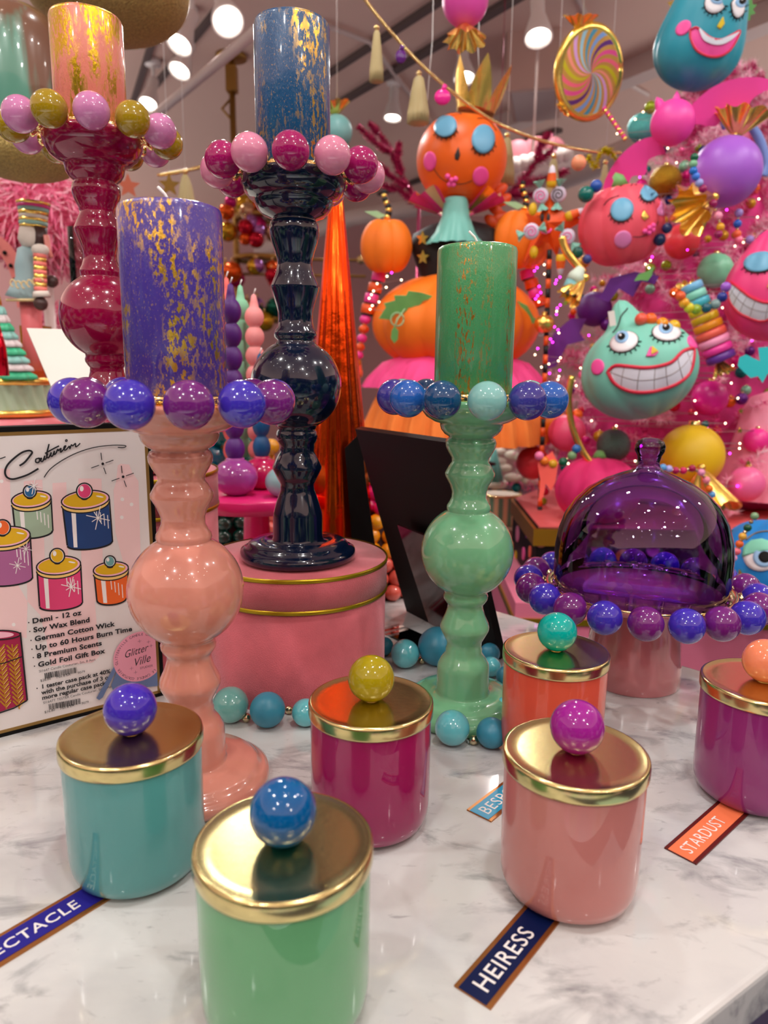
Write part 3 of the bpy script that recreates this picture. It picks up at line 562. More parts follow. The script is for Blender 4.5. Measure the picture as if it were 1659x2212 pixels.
# ================================================================ BACKGROUND BUILDERS
class Body:
    """star shaped body round a centre, with face patches laid on its surface; x right, y up, in units of its radius"""
    def __init__(s, px, py, rpx, Y, axis=0, ribs=0, k=0, sy=1, neck=0, nw=28, dim=.18, turn=0, skew=0):
        s.C = at(px, py, Y); s.r = sz(rpx, s.C); s.R, s.U, s.F = camframe(s.C, 0, turn); s.ax = math.radians(axis)
        s.ribs, s.k, s.sy, s.neck, s.nw, s.dim = ribs, k, sy, neck, nw, dim
    def rho(s, x, y, z):
        c, n = math.cos(s.ax), math.sin(s.ax); x, y = x*c+y*n, -x*n+y*c
        el = math.degrees(math.asin(max(-1, min(1, y)))); az = math.atan2(x, z)
        r = 1/math.sqrt(math.cos(math.radians(el))**2+(math.sin(math.radians(el))/s.sy)**2)
        if s.ribs: r *= 1-s.k*(1-abs(math.cos(s.ribs*az/2+.35))**.7)*math.cos(math.radians(el))**.5
        if s.dim: r *= 1-s.dim*math.exp(-((90-abs(el))/22)**2)
        if s.neck: r += s.neck*math.exp(-((90-el)/s.nw)**2)
        return r
    def P(s, d, lift=1.0): return (s.R*d[0]+s.U*d[1]+s.F*d[2])*(s.r*s.rho(*d)*lift)
    def skin(s, name, m, parent, seg=72, n=36):
        c, q = math.cos(s.ax), math.sin(s.ax); prof = []
        mb = MB(); k = mb.mi(m); rows = []
        for i in range(n+1):
            el = -PI/2+PI*i/n; row = []
            for j in range(seg):
                az = 2*PI*j/seg; x, y, z = math.cos(el)*math.sin(az), math.sin(el), math.cos(el)*math.cos(az)
                row.append(mb.bm.verts.new(s.P((x*c-y*q, x*q+y*c, z))))
                if i in (0, n): break
            rows.append(row)
        for a, b in zip(rows, rows[1:]):
            for j in range(seg):
                j2 = (j+1) % seg
                if len(a) == 1: mb.face((a[0], b[j2], b[j]), k)
                elif len(b) == 1: mb.face((a[j], a[j2], b[0]), k)
                else: mb.face((a[j], a[j2], b[j2], b[j]), k)
        return mb.obj(name, parent)
    def dirxy(s, x, y):
        d = (0, 0, 1); ro = 1
        for _ in range(8):
            dx, dy = x/ro, y/ro; q = dx*dx+dy*dy
            if q > .97: f = math.sqrt(.97/q); dx *= f; dy *= f; q = .97
            d = (dx, dy, math.sqrt(1-q)); ro = s.rho(*d)
        return d
    def fillp(s, mb, pts, m, lift=1.02, rings=4):
        cx = sum(p[0] for p in pts)/len(pts); cy = sum(p[1] for p in pts)/len(pts); k = mb.mi(m); prev = [mb.bm.verts.new(s.P(s.dirxy(cx, cy), lift))]; n = len(pts)
        for i in range(1, rings+2):
            f = min(1, i/rings); lf = lift if i <= rings else .985
            row = [mb.bm.verts.new(s.P(s.dirxy(cx+(p[0]-cx)*f, cy+(p[1]-cy)*f), lf)) for p in pts]
            for j in range(n):
                j2 = (j+1) % n
                if len(prev) == 1: mb.face((prev[0], row[j], row[j2]), k)
                else: mb.face((prev[j], row[j], row[j2], prev[j2]), k)
            prev = row
        return mb
    def gridp(s, mb, top, bot, m, lift=1.02, rows=5):
        k = mb.mi(m); V = []
        for i in range(rows+1):
            f = i/rows; V.append([mb.bm.verts.new(s.P(s.dirxy(a[0]+(b[0]-a[0])*f, a[1]+(b[1]-a[1])*f), lift)) for a, b in zip(top, bot)])
        for a, b in zip(V, V[1:]):
            for j in range(len(a)-1): mb.face((a[j], a[j+1], b[j+1], b[j]), k)
        return mb
    def line(s, mb, pts, wd, m, lift=1.03):
        pts = smoothpts(pts, 4); q = [s.C*0+s.P(s.dirxy(*p), lift) for p in pts]
        mb.tube(q, wd*s.r/2, m, 6); return mb
def rel(c, r, pts): return [((x-c[0])/r, -(y-c[1])/r) for x, y in pts]
def ellr(c, r, cx, cy, rx, ry, tilt=0, n=24): return rel(c, r, ell(cx, cy, rx, ry, tilt, n))
def root(name, B, label, cat, group=None):
    P = B.C.copy(); return thing(name, label, cat, P, group)
def ruffle(mb, apex, d, R, L, m, waves=9, amp=.16, seg=72, t0=.08):
    d = Vector(d).normalized(); X = d.orthogonal().normalized(); T = TX(apex, X, d.cross(X), d); k = mb.mi(m); rows = []
    for i in range(9):
        t = t0+(1-t0)*i/8; r = R*t**.8
        rows.append([T @ Vector((r*(1+amp*t*math.sin(waves*a))*math.cos(a), r*(1+amp*t*math.sin(waves*a))*math.sin(a), L*t+amp*L*.5*t*math.cos(waves*a))) for a in [2*PI*j/seg for j in range(seg)]])
    mb.grid(rows, m); return mb
def needles(mb, A, B, rad, n, mats, wd=.0012, fwd=.5):
    A = Vector(A); B = Vector(B); d = (B-A).normalized(); X = d.orthogonal().normalized(); Y = d.cross(X)
    ks = [mb.mi(m) for m in mats]
    for _ in range(n):
        t = random.random(); a = random.uniform(0, 2*PI); o = X*math.cos(a)+Y*math.sin(a); p = A.lerp(B, t); q = p+(o+d*fwd*random.uniform(.5, 1.4)).normalized()*rad*random.uniform(.7, 1.1)*(1-.45*t)
        s_ = (q-p).cross(Vector((random.random()-.5, random.random()-.5, random.random()-.5))).normalized()*wd
        v = [mb.bm.verts.new(c) for c in (p-s_, p+s_, q)]; f = mb.bm.faces.new(v); f.material_index = random.choice(ks)
def starout(r1, r2, n=5, a0=90):
    return [((r1 if i % 2 == 0 else r2)*math.cos(math.radians(a0+i*180/n)), (r1 if i % 2 == 0 else r2)*math.sin(math.radians(a0+i*180/n))) for i in range(2*n)]
MT = lambda n, c, **k: pm(n, c, k.pop('rough', .5), **k)
ORANGE = MT('orange felt', (252, 122, 14), rough=.6, var=.12, vscale=9)
DORANGE = MT('deep orange paint', (232, 84, 16), rough=.42)
HOTP = MT('hot pink', (236, 60, 150), rough=.4); PALEGRN = MT('pale green', (150, 190, 140), rough=.5)
TEALP = MT('seafoam paint', (112, 186, 174), rough=.45); LIDB = MT('eyelid blue', (104, 172, 206), rough=.4); EYEW = MT('eye white', (240, 238, 242), rough=.3)
REDL = MT('lip red', (214, 32, 66), rough=.35); CHK = MT('cheek pink', (246, 84, 168), rough=.45); IRIS = MT('iris blue', (150, 196, 236), rough=.3); DARK = MT('dark paint', (40, 26, 24), rough=.5)
YEL = MT('yellow paint', (222, 190, 20), rough=.4); TEETH = MT('tooth white', (226, 230, 242), rough=.35); GREYL = MT('tooth line grey', (150, 140, 140), rough=.5)
def balloon_eye(B, t, c, r, cx, cy, rx, ry, tl, px, py, pr, nm='eye'):
    m = MB(); B.fillp(m, ellr(c, r, cx, cy, rx+2, ry+2, tl), DARK, 1.012); B.fillp(m, ellr(c, r, cx, cy, rx, ry, tl), EYEW, 1.03); e = m.obj(nm, t)
    m = MB(); B.fillp(m, ellr(c, r, px, py, pr*1.9, pr*1.8), IRIS, 1.04); B.fillp(m, ellr(c, r, px, py, pr, pr), BLACK, 1.05); B.fillp(m, ellr(c, r, px-pr*.3, py-pr*.3, pr*.3, pr*.3), EYEW, 1.06); m.obj('pupil', e)
    m = MB()
    for i in range(9):
        a = math.radians(200+i*20) if nm == 'eye' else 0; x0, y0 = cx+rx*math.cos(a), cy-ry*math.sin(a); m2 = [(x0, y0), (cx+(rx+7)*math.cos(a), cy-(ry+7)*math.sin(a))]
        B.line(m, rel(c, r, m2), .02, BLACK, 1.02)
    m.obj('lashes', e)
def shut_eye(B, t, c, r, cx, cy, rx, ry, tl=0):
    m = MB(); B.fillp(m, [p for p in ellr(c, r, cx, cy, rx, ry, tl)], LIDB, 1.04); e = m.obj('eyelid', t)
    m = MB()
    for i in range(7):
        a = math.radians(205+i*21+0)-math.radians(tl); x0, y0 = cx+rx*math.cos(a), cy-ry*math.sin(a)
        B.line(m, rel(c, r, [(x0, y0), (x0+(x0-cx)*.22, y0+5)]), .018, BLACK, 1.03)
    B.line(m, rel(c, r, [(cx+rx*math.cos(math.radians(200+i*20)-math.radians(tl)), cy-ry*math.sin(math.radians(200+i*20)-math.radians(tl))) for i in range(8)]), .03, DARK, 1.035); m.obj('lashes', e)
def cheek(B, t, c, r, cx, cy, rx, ry, tl=0, m_=None):
    m = MB(); B.fillp(m, ellr(c, r, cx, cy, rx, ry, tl), m_ or CHK, 1.02); m.obj('cheek', t)
def hangcord(P, parent=None, top=ZC):
    m = MB(); m.tube([(0, 0, 0), (.0, 0, top-P[2])], .0008, WHITE, 6); return m.obj('cord', parent)
# ---------------------------------------------------------------- pumpkin lady
YF = 1.9; FB = at(990, 1000, YF)
t = lady = thing('pumpkin_figure', 'tall figure with orange pumpkin head, gold crown, black starred jacket and pumpkin skirt', 'figure', FB)
def L(px, py, dy=0): return at(px, py, YF+dy)-FB
def part_at(mb, name, parent=None): return mb.obj(name, parent or lady)
u1 = sz(1, at(990, 600, YF))      # metres per pixel there
def vert(px, py, dy=0): return Matrix.Translation(L(px, py, dy))
B = Body(997, 345, 97, YF-.02, axis=-4, ribs=0, sy=.97, dim=.06); c, r = (997, 345), 97
hd = B.skin('head', MT('orange paint', (240, 100, 14), rough=.42), lady); hd.location = B.C-FB
shut_eye(B, hd, c, r, 963, 285, 23, 20, -8); shut_eye(B, hd, c, r, 1039, 309, 23, 26, -8)
cheek(B, hd, c, r, 932, 347, 13, 18); cheek(B, hd, c, r, 1037, 376, 16, 18)
m = MB(); B.fillp(m, rel(c, r, [(990, 322), (994, 336), (990, 346), (984, 344), (983, 336)]), DARK, 1.02); m.obj('nose', hd)
m = MB()
for x, y in ((970, 375), (978, 382), (986, 380), (974, 390), (982, 390)): m.ball(B.P(B.dirxy((x-c[0])/r, -(y-c[1])/r), 1.02), .006, CHK, 14)
m.obj('lips', hd)
m = MB(); B.line(m, rel(c, r, [(940, 360), (955, 378), (975, 388), (1000, 390), (1020, 384)]), .012, DARK, 1.01); m.obj('smile', hd)
m = MB(); B.line(m, rel(c, r, [(942, 265), (960, 254), (980, 254), (994, 261)]), .014, DARK, 1.01); B.line(m, rel(c, r, [(1026, 270), (1042, 270), (1056, 278), (1066, 292)]), .014, DARK, 1.01); m.obj('eyebrows', hd)
m = MB(); T = Matrix.Translation(L(1027, 245)) @ Matrix.Rotation(math.radians(9), 4, 'Y'); k = m.mi(GOLDF); m.mi(GOLDF)
n = 96; rows = []
for q in range(7):
    row = []
    for j in range(n):
        a = 2*PI*j/n; ph = (a*6/(2*PI)) % 1; tooth = 1-abs(2*ph-1); h = .026+.082*(tooth**.9); f = q/6
        rr = .042+.024*f*(.5+.5*tooth)+.006*abs(math.sin(3*a)); row.append(T @ Vector((rr*math.cos(a), rr*math.sin(a), h*f)))
    rows.append(row)
m.grid(rows, GOLDF); m.grid([[p*1.0+Vector((0, 0, .0)) for p in r_] for r_ in [[T @ (T.inverted() @ p * Vector((1, 1, 1)).x*1.0) for p in rr_] for rr_ in rows[:1]]]+[[T @ Vector((.0005, 0, .0))]*n], GOLDF); part_at(m, 'crown')
m = MB(); m.lathe([(52*u1, -84*u1), (43*u1, -60*u1), (29*u1, -28*u1), (25*u1, 0*u1), (23*u1, 8*u1)], TEALP, 72, vert(985, 438, -.05), rmod=lambda a, z: 1+(.22*abs(math.sin(8*a)) if z < -70*u1 else 0)); part_at(m, 'bib')
m = MB(); cols = [HOTP, GOLDF, HOTP, MT('pale gold stripe', (226, 200, 150)), HOTP]; nA = 60
T = vert(985, 470)
rows = []
for q in range(5):
    f = q/4; rows.append([m.bm.verts.new(T @ Vector(((38+60*f)*u1*(1+.05*math.cos(10*a))*math.cos(a), (38+60*f)*u1*math.sin(a), (8+30*f-8*f*math.cos(10*a))*u1))) for a in [-PI*.36+PI*1.72*j/nA for j in range(nA+1)]])
for a_, b_ in zip(rows, rows[1:]):
    for j in range(nA): m.face((a_[j], a_[j+1], b_[j+1], b_[j]), m.mi(cols[(j//2) % 5]))
part_at(m, 'ruff_collar')
JET = MT('black felt', (12, 12, 16), rough=.55)
m = MB(); m.lathe([(0, -190*u1), (66*u1, -185*u1), (74*u1, -130*u1), (90*u1, -90*u1), (104*u1, -55*u1), (98*u1, -28*u1), (62*u1, -8*u1), (30*u1, 0), (0, 4*u1)], JET, 72, vert(992, 478) @ Matrix.Diagonal((1, .6, 1, 1))); jk = part_at(m, 'jacket')
for px, py in ((913, 515), (914, 556)):
    m = MB(); o_ = L(px, py, -.052); R_, U_, F_ = camframe(o_+FB); m.prism(starout(15*u1, 7*u1), .004, GOLDF, TX(o_, R_+F_*.5, U_)); m.obj('star', jk)
for px, py, rp, sy, lab in ((834, 532, 57, 1.12, 0), (1128, 518, 66, 1.05, 1)):
    B = Body(px, py, rp, YF-.03, ribs=7, k=.10, sy=sy, dim=.2); o = B.skin('sleeve_puff', ORANGE, lady); o.location = B.C-FB
    m = MB(); y0 = py-rp*sy*.85
    for i in range(8):
        a_, b_ = B.C-B.C+Vector((.0+.006*math.sin(i*.7), 0, (rp*sy*.85+i*7)*u1)), Vector((.006*math.sin((i+1)*.7), 0, (rp*sy*.85+(i+1)*7)*u1))
        m.tube([a_, b_], [.0085-.0003*i, .0085-.0003*i], (JET if i % 2 else GOLDF), 12)
    m.obj('striped_stem', o)
    m = MB(); m.prism([(0, 0), (-20*u1, 9*u1), (-46*u1, 8*u1), (-30*u1, 0), (-16*u1, -6*u1)], .003, PALEGRN, Matrix.Translation((0, -.02, rp*sy*.9*u1)) @ Matrix.Rotation(PI/2, 4, 'X')); m.obj('leaf', o)
for segs, w0 in (([(820, 598, HOTP), (812, 622, DORANGE), (804, 645, HOTP), (797, 668, DORANGE)], 15), ([(1136, 592, HOTP), (1146, 613, DORANGE), (1154, 633, HOTP), (1163, 652, DORANGE)], 15)):
    arm = None
    for i, (px, py, mt) in enumerate(segs):
        q0 = L(px, py-10); q1 = L(px+(segs[-1][0]-segs[0][0])/6, py+10); m = MB(); m.tube([q0, q0.lerp(q1, .05), q1.lerp(q0, .05), q1], [w0*.9*u1, w0*u1, w0*u1, w0*.9*u1], mt, 20); m.tube([q1, q1+(q1-q0)*.12], w0*.92*u1, DARK, 16)
        o = m.obj('arm_band', lady)
for i, (px, py, rp) in enumerate(((789, 690, 12), (786, 711, 11), (782, 731, 11), (778, 750, 10), (775, 767, 10))):
    m = MB(); m.ball(L(px, py), rp*u1*1.05, HOTP if i % 2 == 0 else DORANGE, 20, sc_=(1, 1, .85)); m.ball(L(px-2, py+rp*.9), .005, GOLD, 12); part_at(m, 'arm_bead')
m = MB(); m.tube([L(773, 776), L(771, 790), L(768, 805), L(766, 822), L(766, 832)], [.009, .013, .015, .010, .003], GOLDF, 16); m.tube([L(776, 790), L(780, 806), L(779, 815)], [.006, .005, .003], GOLDF, 10); part_at(m, 'golden_hand')
B = Body(984, 700, 180, YF, ribs=9, k=.09, sy=.60, dim=.14); o = B.skin('pumpkin_skirt', ORANGE, lady, 108); o.location = B.C-FB
LEAFG = MT('leaf green', (112, 176, 96), rough=.45, var=.3, vscale=30)
def leafshape(m, pts, P0, dpx=1, th=.004, mt=None, slant=.25):
    R_, U_, F_ = camframe(P0+FB); m.prism([(x*u1, -y*u1) for x, y in pts], th, mt or LEAFG, TX(P0, R_, U_+F_*slant))
m = MB(); leafshape(m, [(0, 0), (14, -22), (10, -30), (32, -36), (30, -46), (54, -46), (58, -55), (84, -52), (112, -44), (88, -36), (80, -26), (58, -22), (54, -10), (34, -10), (24, 2)], L(818, 688, -.15)); part_at(m, 'green_leaf'); m = MB(); leafshape(m, [(0, -18), (8, -8), (7, 8), (0, 16), (-7, 6), (-6, -8)], L(852, 724, -.19)); part_at(m, 'green_leaf'); m = MB(); leafshape(m, [(0, 0), (20, 10), (34, 34), (50, 44), (30, 46), (8, 30)], L(1118, 650, -.12)); part_at(m, 'green_leaf')
m = MB(); m.tube([L(858, 690, -.17)+Vector((13*u1*math.cos(a), 0, 13*u1*math.sin(a))) for a in [i*.45 for i in range(15)]], .0018, PALEGRN, 6); m.tube([L(852, 710, -.18), L(858, 690, -.18), L(880, 660, -.15), L(925, 612, -.09), L(932, 622, -.09)], .002, PALEGRN, 6); part_at(m, 'vine_tendril')
for nm, rgb, y0, y1, r0, r1, wv2, a2 in (('pink_tulle', (240, 70, 140), 770, 838, 150, 195, 17, .05), ('orange_tulle', (246, 130, 50), 800, 950, 150, 196, 23, .06)):
    P0 = L(984, y0); h = L(984, y1).z-P0.z; m = MB()
    tm = pm(nm.replace('_', ' '), rgb, .8, var=.2, vscale=12)
    m.lathe([(r1*u1, h), (r1*u1*.97, h*.75), ((r0*.4+r1*.6)*u1, h*.5), ((r0*.8+r1*.2)*u1, h*.2), (r0*u1*.8, 0), (0, .0)], tm, 220, Matrix.Translation(P0), rmod=lambda a, z, w=wv2, q=a2, hh=h: 1+q*(z/hh)*(math.sin(w*a)+.5*math.sin(2.3*w*a+1)))
    part_at(m, nm)
m = MB()
for i, (px, py) in enumerate(((1068, 395), (1080, 410), (1072, 428), (1088, 432), (1070, 452), (1078, 470), (1062, 478))):
    m.ball(L(px, py, .03), .022, DORANGE, 16, sc_=(1, .3, .6), T=Matrix.Rotation(.6*(-1)**i, 4, 'Y'))
part_at(m, 'leaf_hair')
m = MB(); m.lathe([(0, -.60), (.10, -.60), (.10, -.59), (.03, -.58), (.03, 0), (.1, .0), (0, .01)], JET, 32); part_at(m, 'stand')
fl = MB(); fl.box((0, 0, 0), (.22, .34, FB.z-.60+.92-.001), PINKB); o = fl.obj('display_plinth'); o.location = (FB.x, FB.y, (-.92+FB.z-.60)/2); tag(o, 'pink plinth under the pumpkin headed figure', 'plinth')
# ---------------------------------------------------------------- tinsel branches
BURG = MT('burgundy tinsel', (150, 16, 74), rough=.25, metal=.5); BURG2 = MT('rose tinsel', (214, 60, 120), rough=.2, metal=.6)
def spray(name, label, lines, Y, rad=19, n=420):
    P0 = at(*lines[0][0], Y); t = thing(name, label, 'branch', P0); m = MB(); s_ = MB(); s_.tube([(0, 0, 0), (.0, .02, (-.92 if Y < 2.7 else ZC)-P0.z)], .006 if Y < 2.7 else .0012, BURG, 8)
    for ln in lines:
        q = [at(x, y, Y+.02*i)-P0 for i, (x, y) in enumerate(ln)]
        s_.tube(q, .003, BURG, 6)
        for a_, b_ in zip(q, q[1:]): needles(m, a_, b_, sz(rad, P0), n, [BURG, BURG, BURG2], .0016, 1.0)
    s_.obj('twigs', t); f = m.obj('tinsel', t); f['kind'] = 'stuff'; return t
spray('tinsel_branch', 'burgundy tinsel branch left of the pumpkin headed figure', [[(905, 450), (868, 380), (845, 330), (820, 290), (800, 268)], [(845, 330), (815, 312), (775, 275)], [(868, 380), (858, 340), (862, 310)], [(880, 405), (840, 378), (812, 350), (790, 335)], [(900, 440), (860, 410), (828, 400)]], 2.5)
spray('tinsel_branch', 'burgundy tinsel branches right of the pumpkin headed figure', [[(1075, 440), (1120, 400), (1160, 350), (1200, 320)], [(1120, 400), (1180, 385), (1225, 370)], [(1100, 420), (1150, 420), (1200, 415)], [(1160, 350), (1165, 320), (1185, 290)]], 2.9, 24, 420)
# ---------------------------------------------------------------- gold garland with tassels
YG = 1.7
gp = smoothpts([(770, -25), (830, 52), (905, 135), (985, 205), (1060, 258), (1130, 290), (1200, 312), (1280, 327), (1340, 330)], 8)
t = gar = thing('gold_garland', 'long gold bead chain swooping down from the ceiling with tassels', 'garland', at(770, -25, YG))
m = MB(); P0 = at(770, -25, YG); pts3 = [at(x, y, YG+.004*i)-P0 for i, (x, y) in enumerate(gp)]
m.tube(pts3, .0028, GOLD, 8)
for i in range(200):
    f = i/199*(len(pts3)-1); a_ = int(min(f, len(pts3)-2)); p = pts3[a_].lerp(pts3[a_+1], f-a_); m.ball(p, .0042, GOLD, 8)
m.obj('chain', gar)
TASM = MT('champagne thread', (188, 170, 122), rough=.5)
def tassel(px, py, h, wd, Y, lab, grp='champagne tassels on the gold chain'):
    P = at(px, py, Y); u = sz(1, P); t = thing('tassel', lab, 'tassel', P, grp)
    MB().ball((0, 0, 0), 6*u, GOLD, 16).obj('tassel_head', t)
    m = MB(); m.lathe([(0, -h*u), (wd*u, -h*u), (wd*.95*u, -h*.8*u), (wd*.7*u, -h*.4*u), (wd*.45*u, -12*u), (3*u, -4*u), (0, -3*u)], TASM, 96, rmod=lambda a, z: 1+.10*math.sin(31*a)+.08*math.sin(13*a+40*z)); m.obj('fringe', t)
    if Y > 1.9: hangcord(P, t)
tassel(814, 60, 106, 14, 1.68, 'champagne tassel nearest the ceiling on the gold chain, left end')
tassel(905, 158, 100, 22, 1.70, 'champagne tassel on the gold chain just left of the golden crown')
tassel(1096, 292, 100, 18, 2.05, 'champagne tassel hanging right of the pumpkin head')
tassel(1197, 338, 100, 15, 2.15, 'champagne tassel above the orange star with a face')
tassel(1308, 350, 90, 11, 2.2, 'champagne tassel between the peach lantern and the pink wing')
tassel(400, 372, 70, 17, 2.0, 'champagne tassel in the gap between the crimson candlestick and the navy bead ring')
m = MB(); P0 = at(380, 374, 2.0); m.tube([at(x, y, 2.0)-P0 for x, y in ((340, 378), (380, 374), (425, 362), (500, 340), (600, 300))], .004, GOLD, 8)
for i in range(70): m.ball(at(345+i*3.6, 378-i*.55-.004*i*i, 2.0)-P0, .0048, GOLD, 8)
o = m.obj('bead_chain'); o.location = P0; tag(o, 'gold bead cord behind the crimson and navy candlesticks', 'chain')
for px, py, rp, mt, lb in ((277, 402, 26, MT('coral star', (214, 120, 92)), 'coral pink star hanging on the cord behind the crimson candlestick'), (366, 400, 24, GOLDF, 'gold foil star hanging above the purple candle')):
    P = at(px, py, 2.0); u = sz(1, P); m = MB(); R_, U_, F_ = camframe(P); m.prism(starout(rp*u, rp*.45*u), .012, mt, TX((0, 0, 0), R_, U_)); o = m.obj('hanging_star'); o.location = P; tag(o, lb, 'star ornament'); hangcord(P, o)
def smallleaf(px, py, w_, h_, mt, lb, Y=1.65):
    P = at(px, py, Y); u = sz(1, P); m = MB(); m.ball((0, 0, 0), w_*u, mt, 20, sc_=(1, .5, h_/w_)); m.tube([(0, 0, h_*u*.8), (w_*.3*u, 0, h_*u*1.5)], .005, mt, 8); o = m.obj('glass_drop'); o.location = P; tag(o, lb, 'ornament')
smallleaf(866, 122, 12, 14, MT('purple glass drop', (92, 30, 120), rough=.15), 'small purple drop ornament on the gold chain')
smallleaf(956, 210, 18, 16, MT('pink glass drop', (240, 40, 150), rough=.2), 'small hot pink drop ornament left of the crown')
# ---------------------------------------------------------------- candy shaped hanging balls
def candyball(px, py, rp, Y, rgb, lab, bow, bowR, bowL, nm='candy_ornament', sy=1.05, cord=True, hang=None):
    P = at(px, py, Y); u = sz(1, P); t = thing(nm, lab, 'ornament', P)
    MB().ball((0, 0, 0), rp*u, pm('satin '+lab[:18], rgb, .42), 48, sc_=(1, 1, sy)).obj('ball', t)
    d = Vector((bow[0], -.12, bow[1])).normalized(); m = MB(); ruffle(m, d*rp*u*.92, d, bowR*u, bowL*u, GOLDF); m.ball(d*rp*u*1.02, rp*u*.16, GOLDF, 12); m.obj('gold_bow', t)
    if cord: hangcord(P+Vector((0, 0, rp*u)), t).location = (0, 0, rp*u)
    return t
candyball(1005, 0, 50, 1.6, (222, 74, 168), 'magenta pink balloon shaped ornament with a gold bow below it, at the top edge', (0, -1), 42, 40)
candyball(728, 285, 33, 2.1, (116, 176, 176), 'aqua round ornament with a gold bow on top beside the blue candle', (-.1, 1), 30, 26)
for px, y0, y1 in ((918, 275, 88), (1035, 160, 108)):
    P = at(px, y0, 1.85); Q = at(px+16 if px < 1000 else px-2, y1, 1.85); m = MB(); m.tube([P-P, Q-P, Q-P+Vector((0, 0, ZC-Q.z))], .0008, WHITE, 6); o = m.obj('hanging_thread'); o.location = P; tag(o, 'thin white thread hanging from the ceiling %s the crown' % ('left of' if px < 1000 else 'down to'), 'thread')
# ---------------------------------------------------------------- swirl lollipop
P = at(1271, 158, 1.85); u = sz(1, P); t = thing('swirl_lollipop', 'large round lollipop ornament with rainbow swirl stripes and gold rim', 'lollipop', P)
R_, U_, F_ = camframe(P, math.radians(6), math.radians(22))
SW = [pm('swirl %d' % i, c_, .35) for i, c_ in enumerate(((196, 148, 70), (226, 80, 150), (196, 148, 70), (96, 40, 120), (196, 148, 70), (120, 160, 220), (196, 148, 70), (70, 150, 180), (196, 148, 70), (150, 200, 220), (196, 148, 70), (214, 160, 220), (196, 148, 70), (240, 150, 130), (196, 148, 70), (200, 190, 30), (196, 148, 70), (240, 104, 130)))]
T = TX((0, 0, 0), R_, U_, F_); m = MB(); N = 36; rr = 82*u
for side in (1, -1):
    for i in range(N):
        k = m.mi(SW[i % 18])
        prev = None
        for q in range(11):
            f = q/10; tw = 1.1*(1-f)**1.0; a0_ = 2*PI*i/N+tw; a1_ = 2*PI*(i+1)/N+tw; zz_ = side*(.012+.006*(1-f*f))
            cur = [m.bm.verts.new(T @ Vector((rr*f*math.cos(a0_)*.80+1e-5, rr*f*math.sin(a0_), zz_))), m.bm.verts.new(T @ Vector((rr*f*math.cos(a1_)*.80, rr*f*math.sin(a1_), zz_)))]
            if prev: m.face((prev[0], prev[1], cur[1], cur[0]), k)
            prev = cur
m.obj('swirl_disc', t)
m = MB(); m.tube([T @ Vector((rr*.80*math.cos(a), rr*math.sin(a), 0)) for a in [2*PI*i/48 for i in range(49)]], .013, GOLDF, 12); m.obj('gold_rim', t)
m = MB(); ruffle(m, T @ Vector((-.02, rr*.98, 0)), U_*1.0+R_*.2, 32*u, 26*u, GOLDF); ruffle(m, T @ Vector((-rr*.62, -rr*.62, 0)), -U_*1.0-R_*1.2, 18*u, 14*u, GOLDF); m.obj('gold_bow', t)
m = MB(); a_ = at(1304, 232, 1.84)-P; b_ = at(1352, 302, 1.84)-P
for i in range(14): m.tube([a_.lerp(b_, i/14), a_.lerp(b_, (i+1)/14)], .0055, HOTP if i % 2 == 0 else GOLDF, 10)
m.obj('striped_stick', t)
hangcord(P, t).location = (-.02, 0, rr)
# ---------------------------------------------------------------- faces on gourds
def grin(B, t, c, r, top, bot, teeth=True, nT=8, mid=True):
    top = smoothpts(top, 5); bot = smoothpts(bot, 5)
    m = MB(); B.gridp(m, rel(c, r, top), rel(c, r, bot), TEETH, 1.02)
    if mid: B.line(m, rel(c, r, [((a[0]+b[0])/2, (a[1]+b[1])/2) for a, b in zip(top, bot)][1:-1:3]), .012, GREYL, 1.022)
    for i in range(1, nT):
        j = int(i*(len(top)-1)/nT); B.line(m, rel(c, r, [top[j], ((top[j][0]+bot[j][0])/2-1, (top[j][1]+bot[j][1])/2), bot[j]]), .012, GREYL, 1.022)
    e = m.obj('teeth', t)
    m = MB(); B.line(m, rel(c, r, (top+list(reversed(bot)))[::4]+[top[0]]), .062, REDL, 1.02); m.obj('lips', t)
# mint gourd
B = Body(1380, 800, 122, 1.55, axis=19, ribs=9, k=.05, sy=.86, neck=.42, nw=14, dim=.0); c, r = (1380, 800), 122
t = root('gourd_ornament', B, 'mint green gourd ornament with bulging eyes and a wide toothy grin', 'ornament')
MINT = MT('mint paint', (122, 204, 184), rough=.45, var=.1, vscale=8); g = B.skin('gourd_body', MINT, t)
balloon_eye(B, g, c, r, 1347, 744, 27, 20, -14, 1343, 735, 7); balloon_eye(B, g, c, r, 1427, 725, 27, 17, 4, 1424, 717, 7)
grin(B, g, c, r, [(1321, 803), (1340, 790), (1375, 795), (1410, 793), (1440, 783), (1462, 760), (1482, 756)], [(1321, 803), (1336, 826), (1372, 842), (1412, 840), (1452, 826), (1478, 800), (1482, 756)])
cheek(B, g, c, r, 1299, 794, 13, 16); cheek(B, g, c, r, 1480, 742, 10, 15, -30)
m = MB(); B.fillp(m, rel(c, r, [(1398, 754), (1414, 764), (1408, 772), (1391, 773)]), CHK, 1.03); B.fillp(m, rel(c, r, [(1401, 754), (1412, 763), (1400, 770)]), YEL, 1.05); m.obj('nose', g)
m = MB(); B.line(m, rel(c, r, [(1324, 724), (1336, 706), (1354, 695)]), .022, DARK, 1.02); m.obj('eyebrow', g)
m = MB(); m.box((0, 0, 0), (13*sz(1, B.C), .002, 30*sz(1, B.C)), MT('tag white', (226, 222, 216))); tg = m.obj('price_tag', t); tg.location = at(1322, 688, 1.49)-B.C; tg.rotation_euler = (0, -.2, 0)
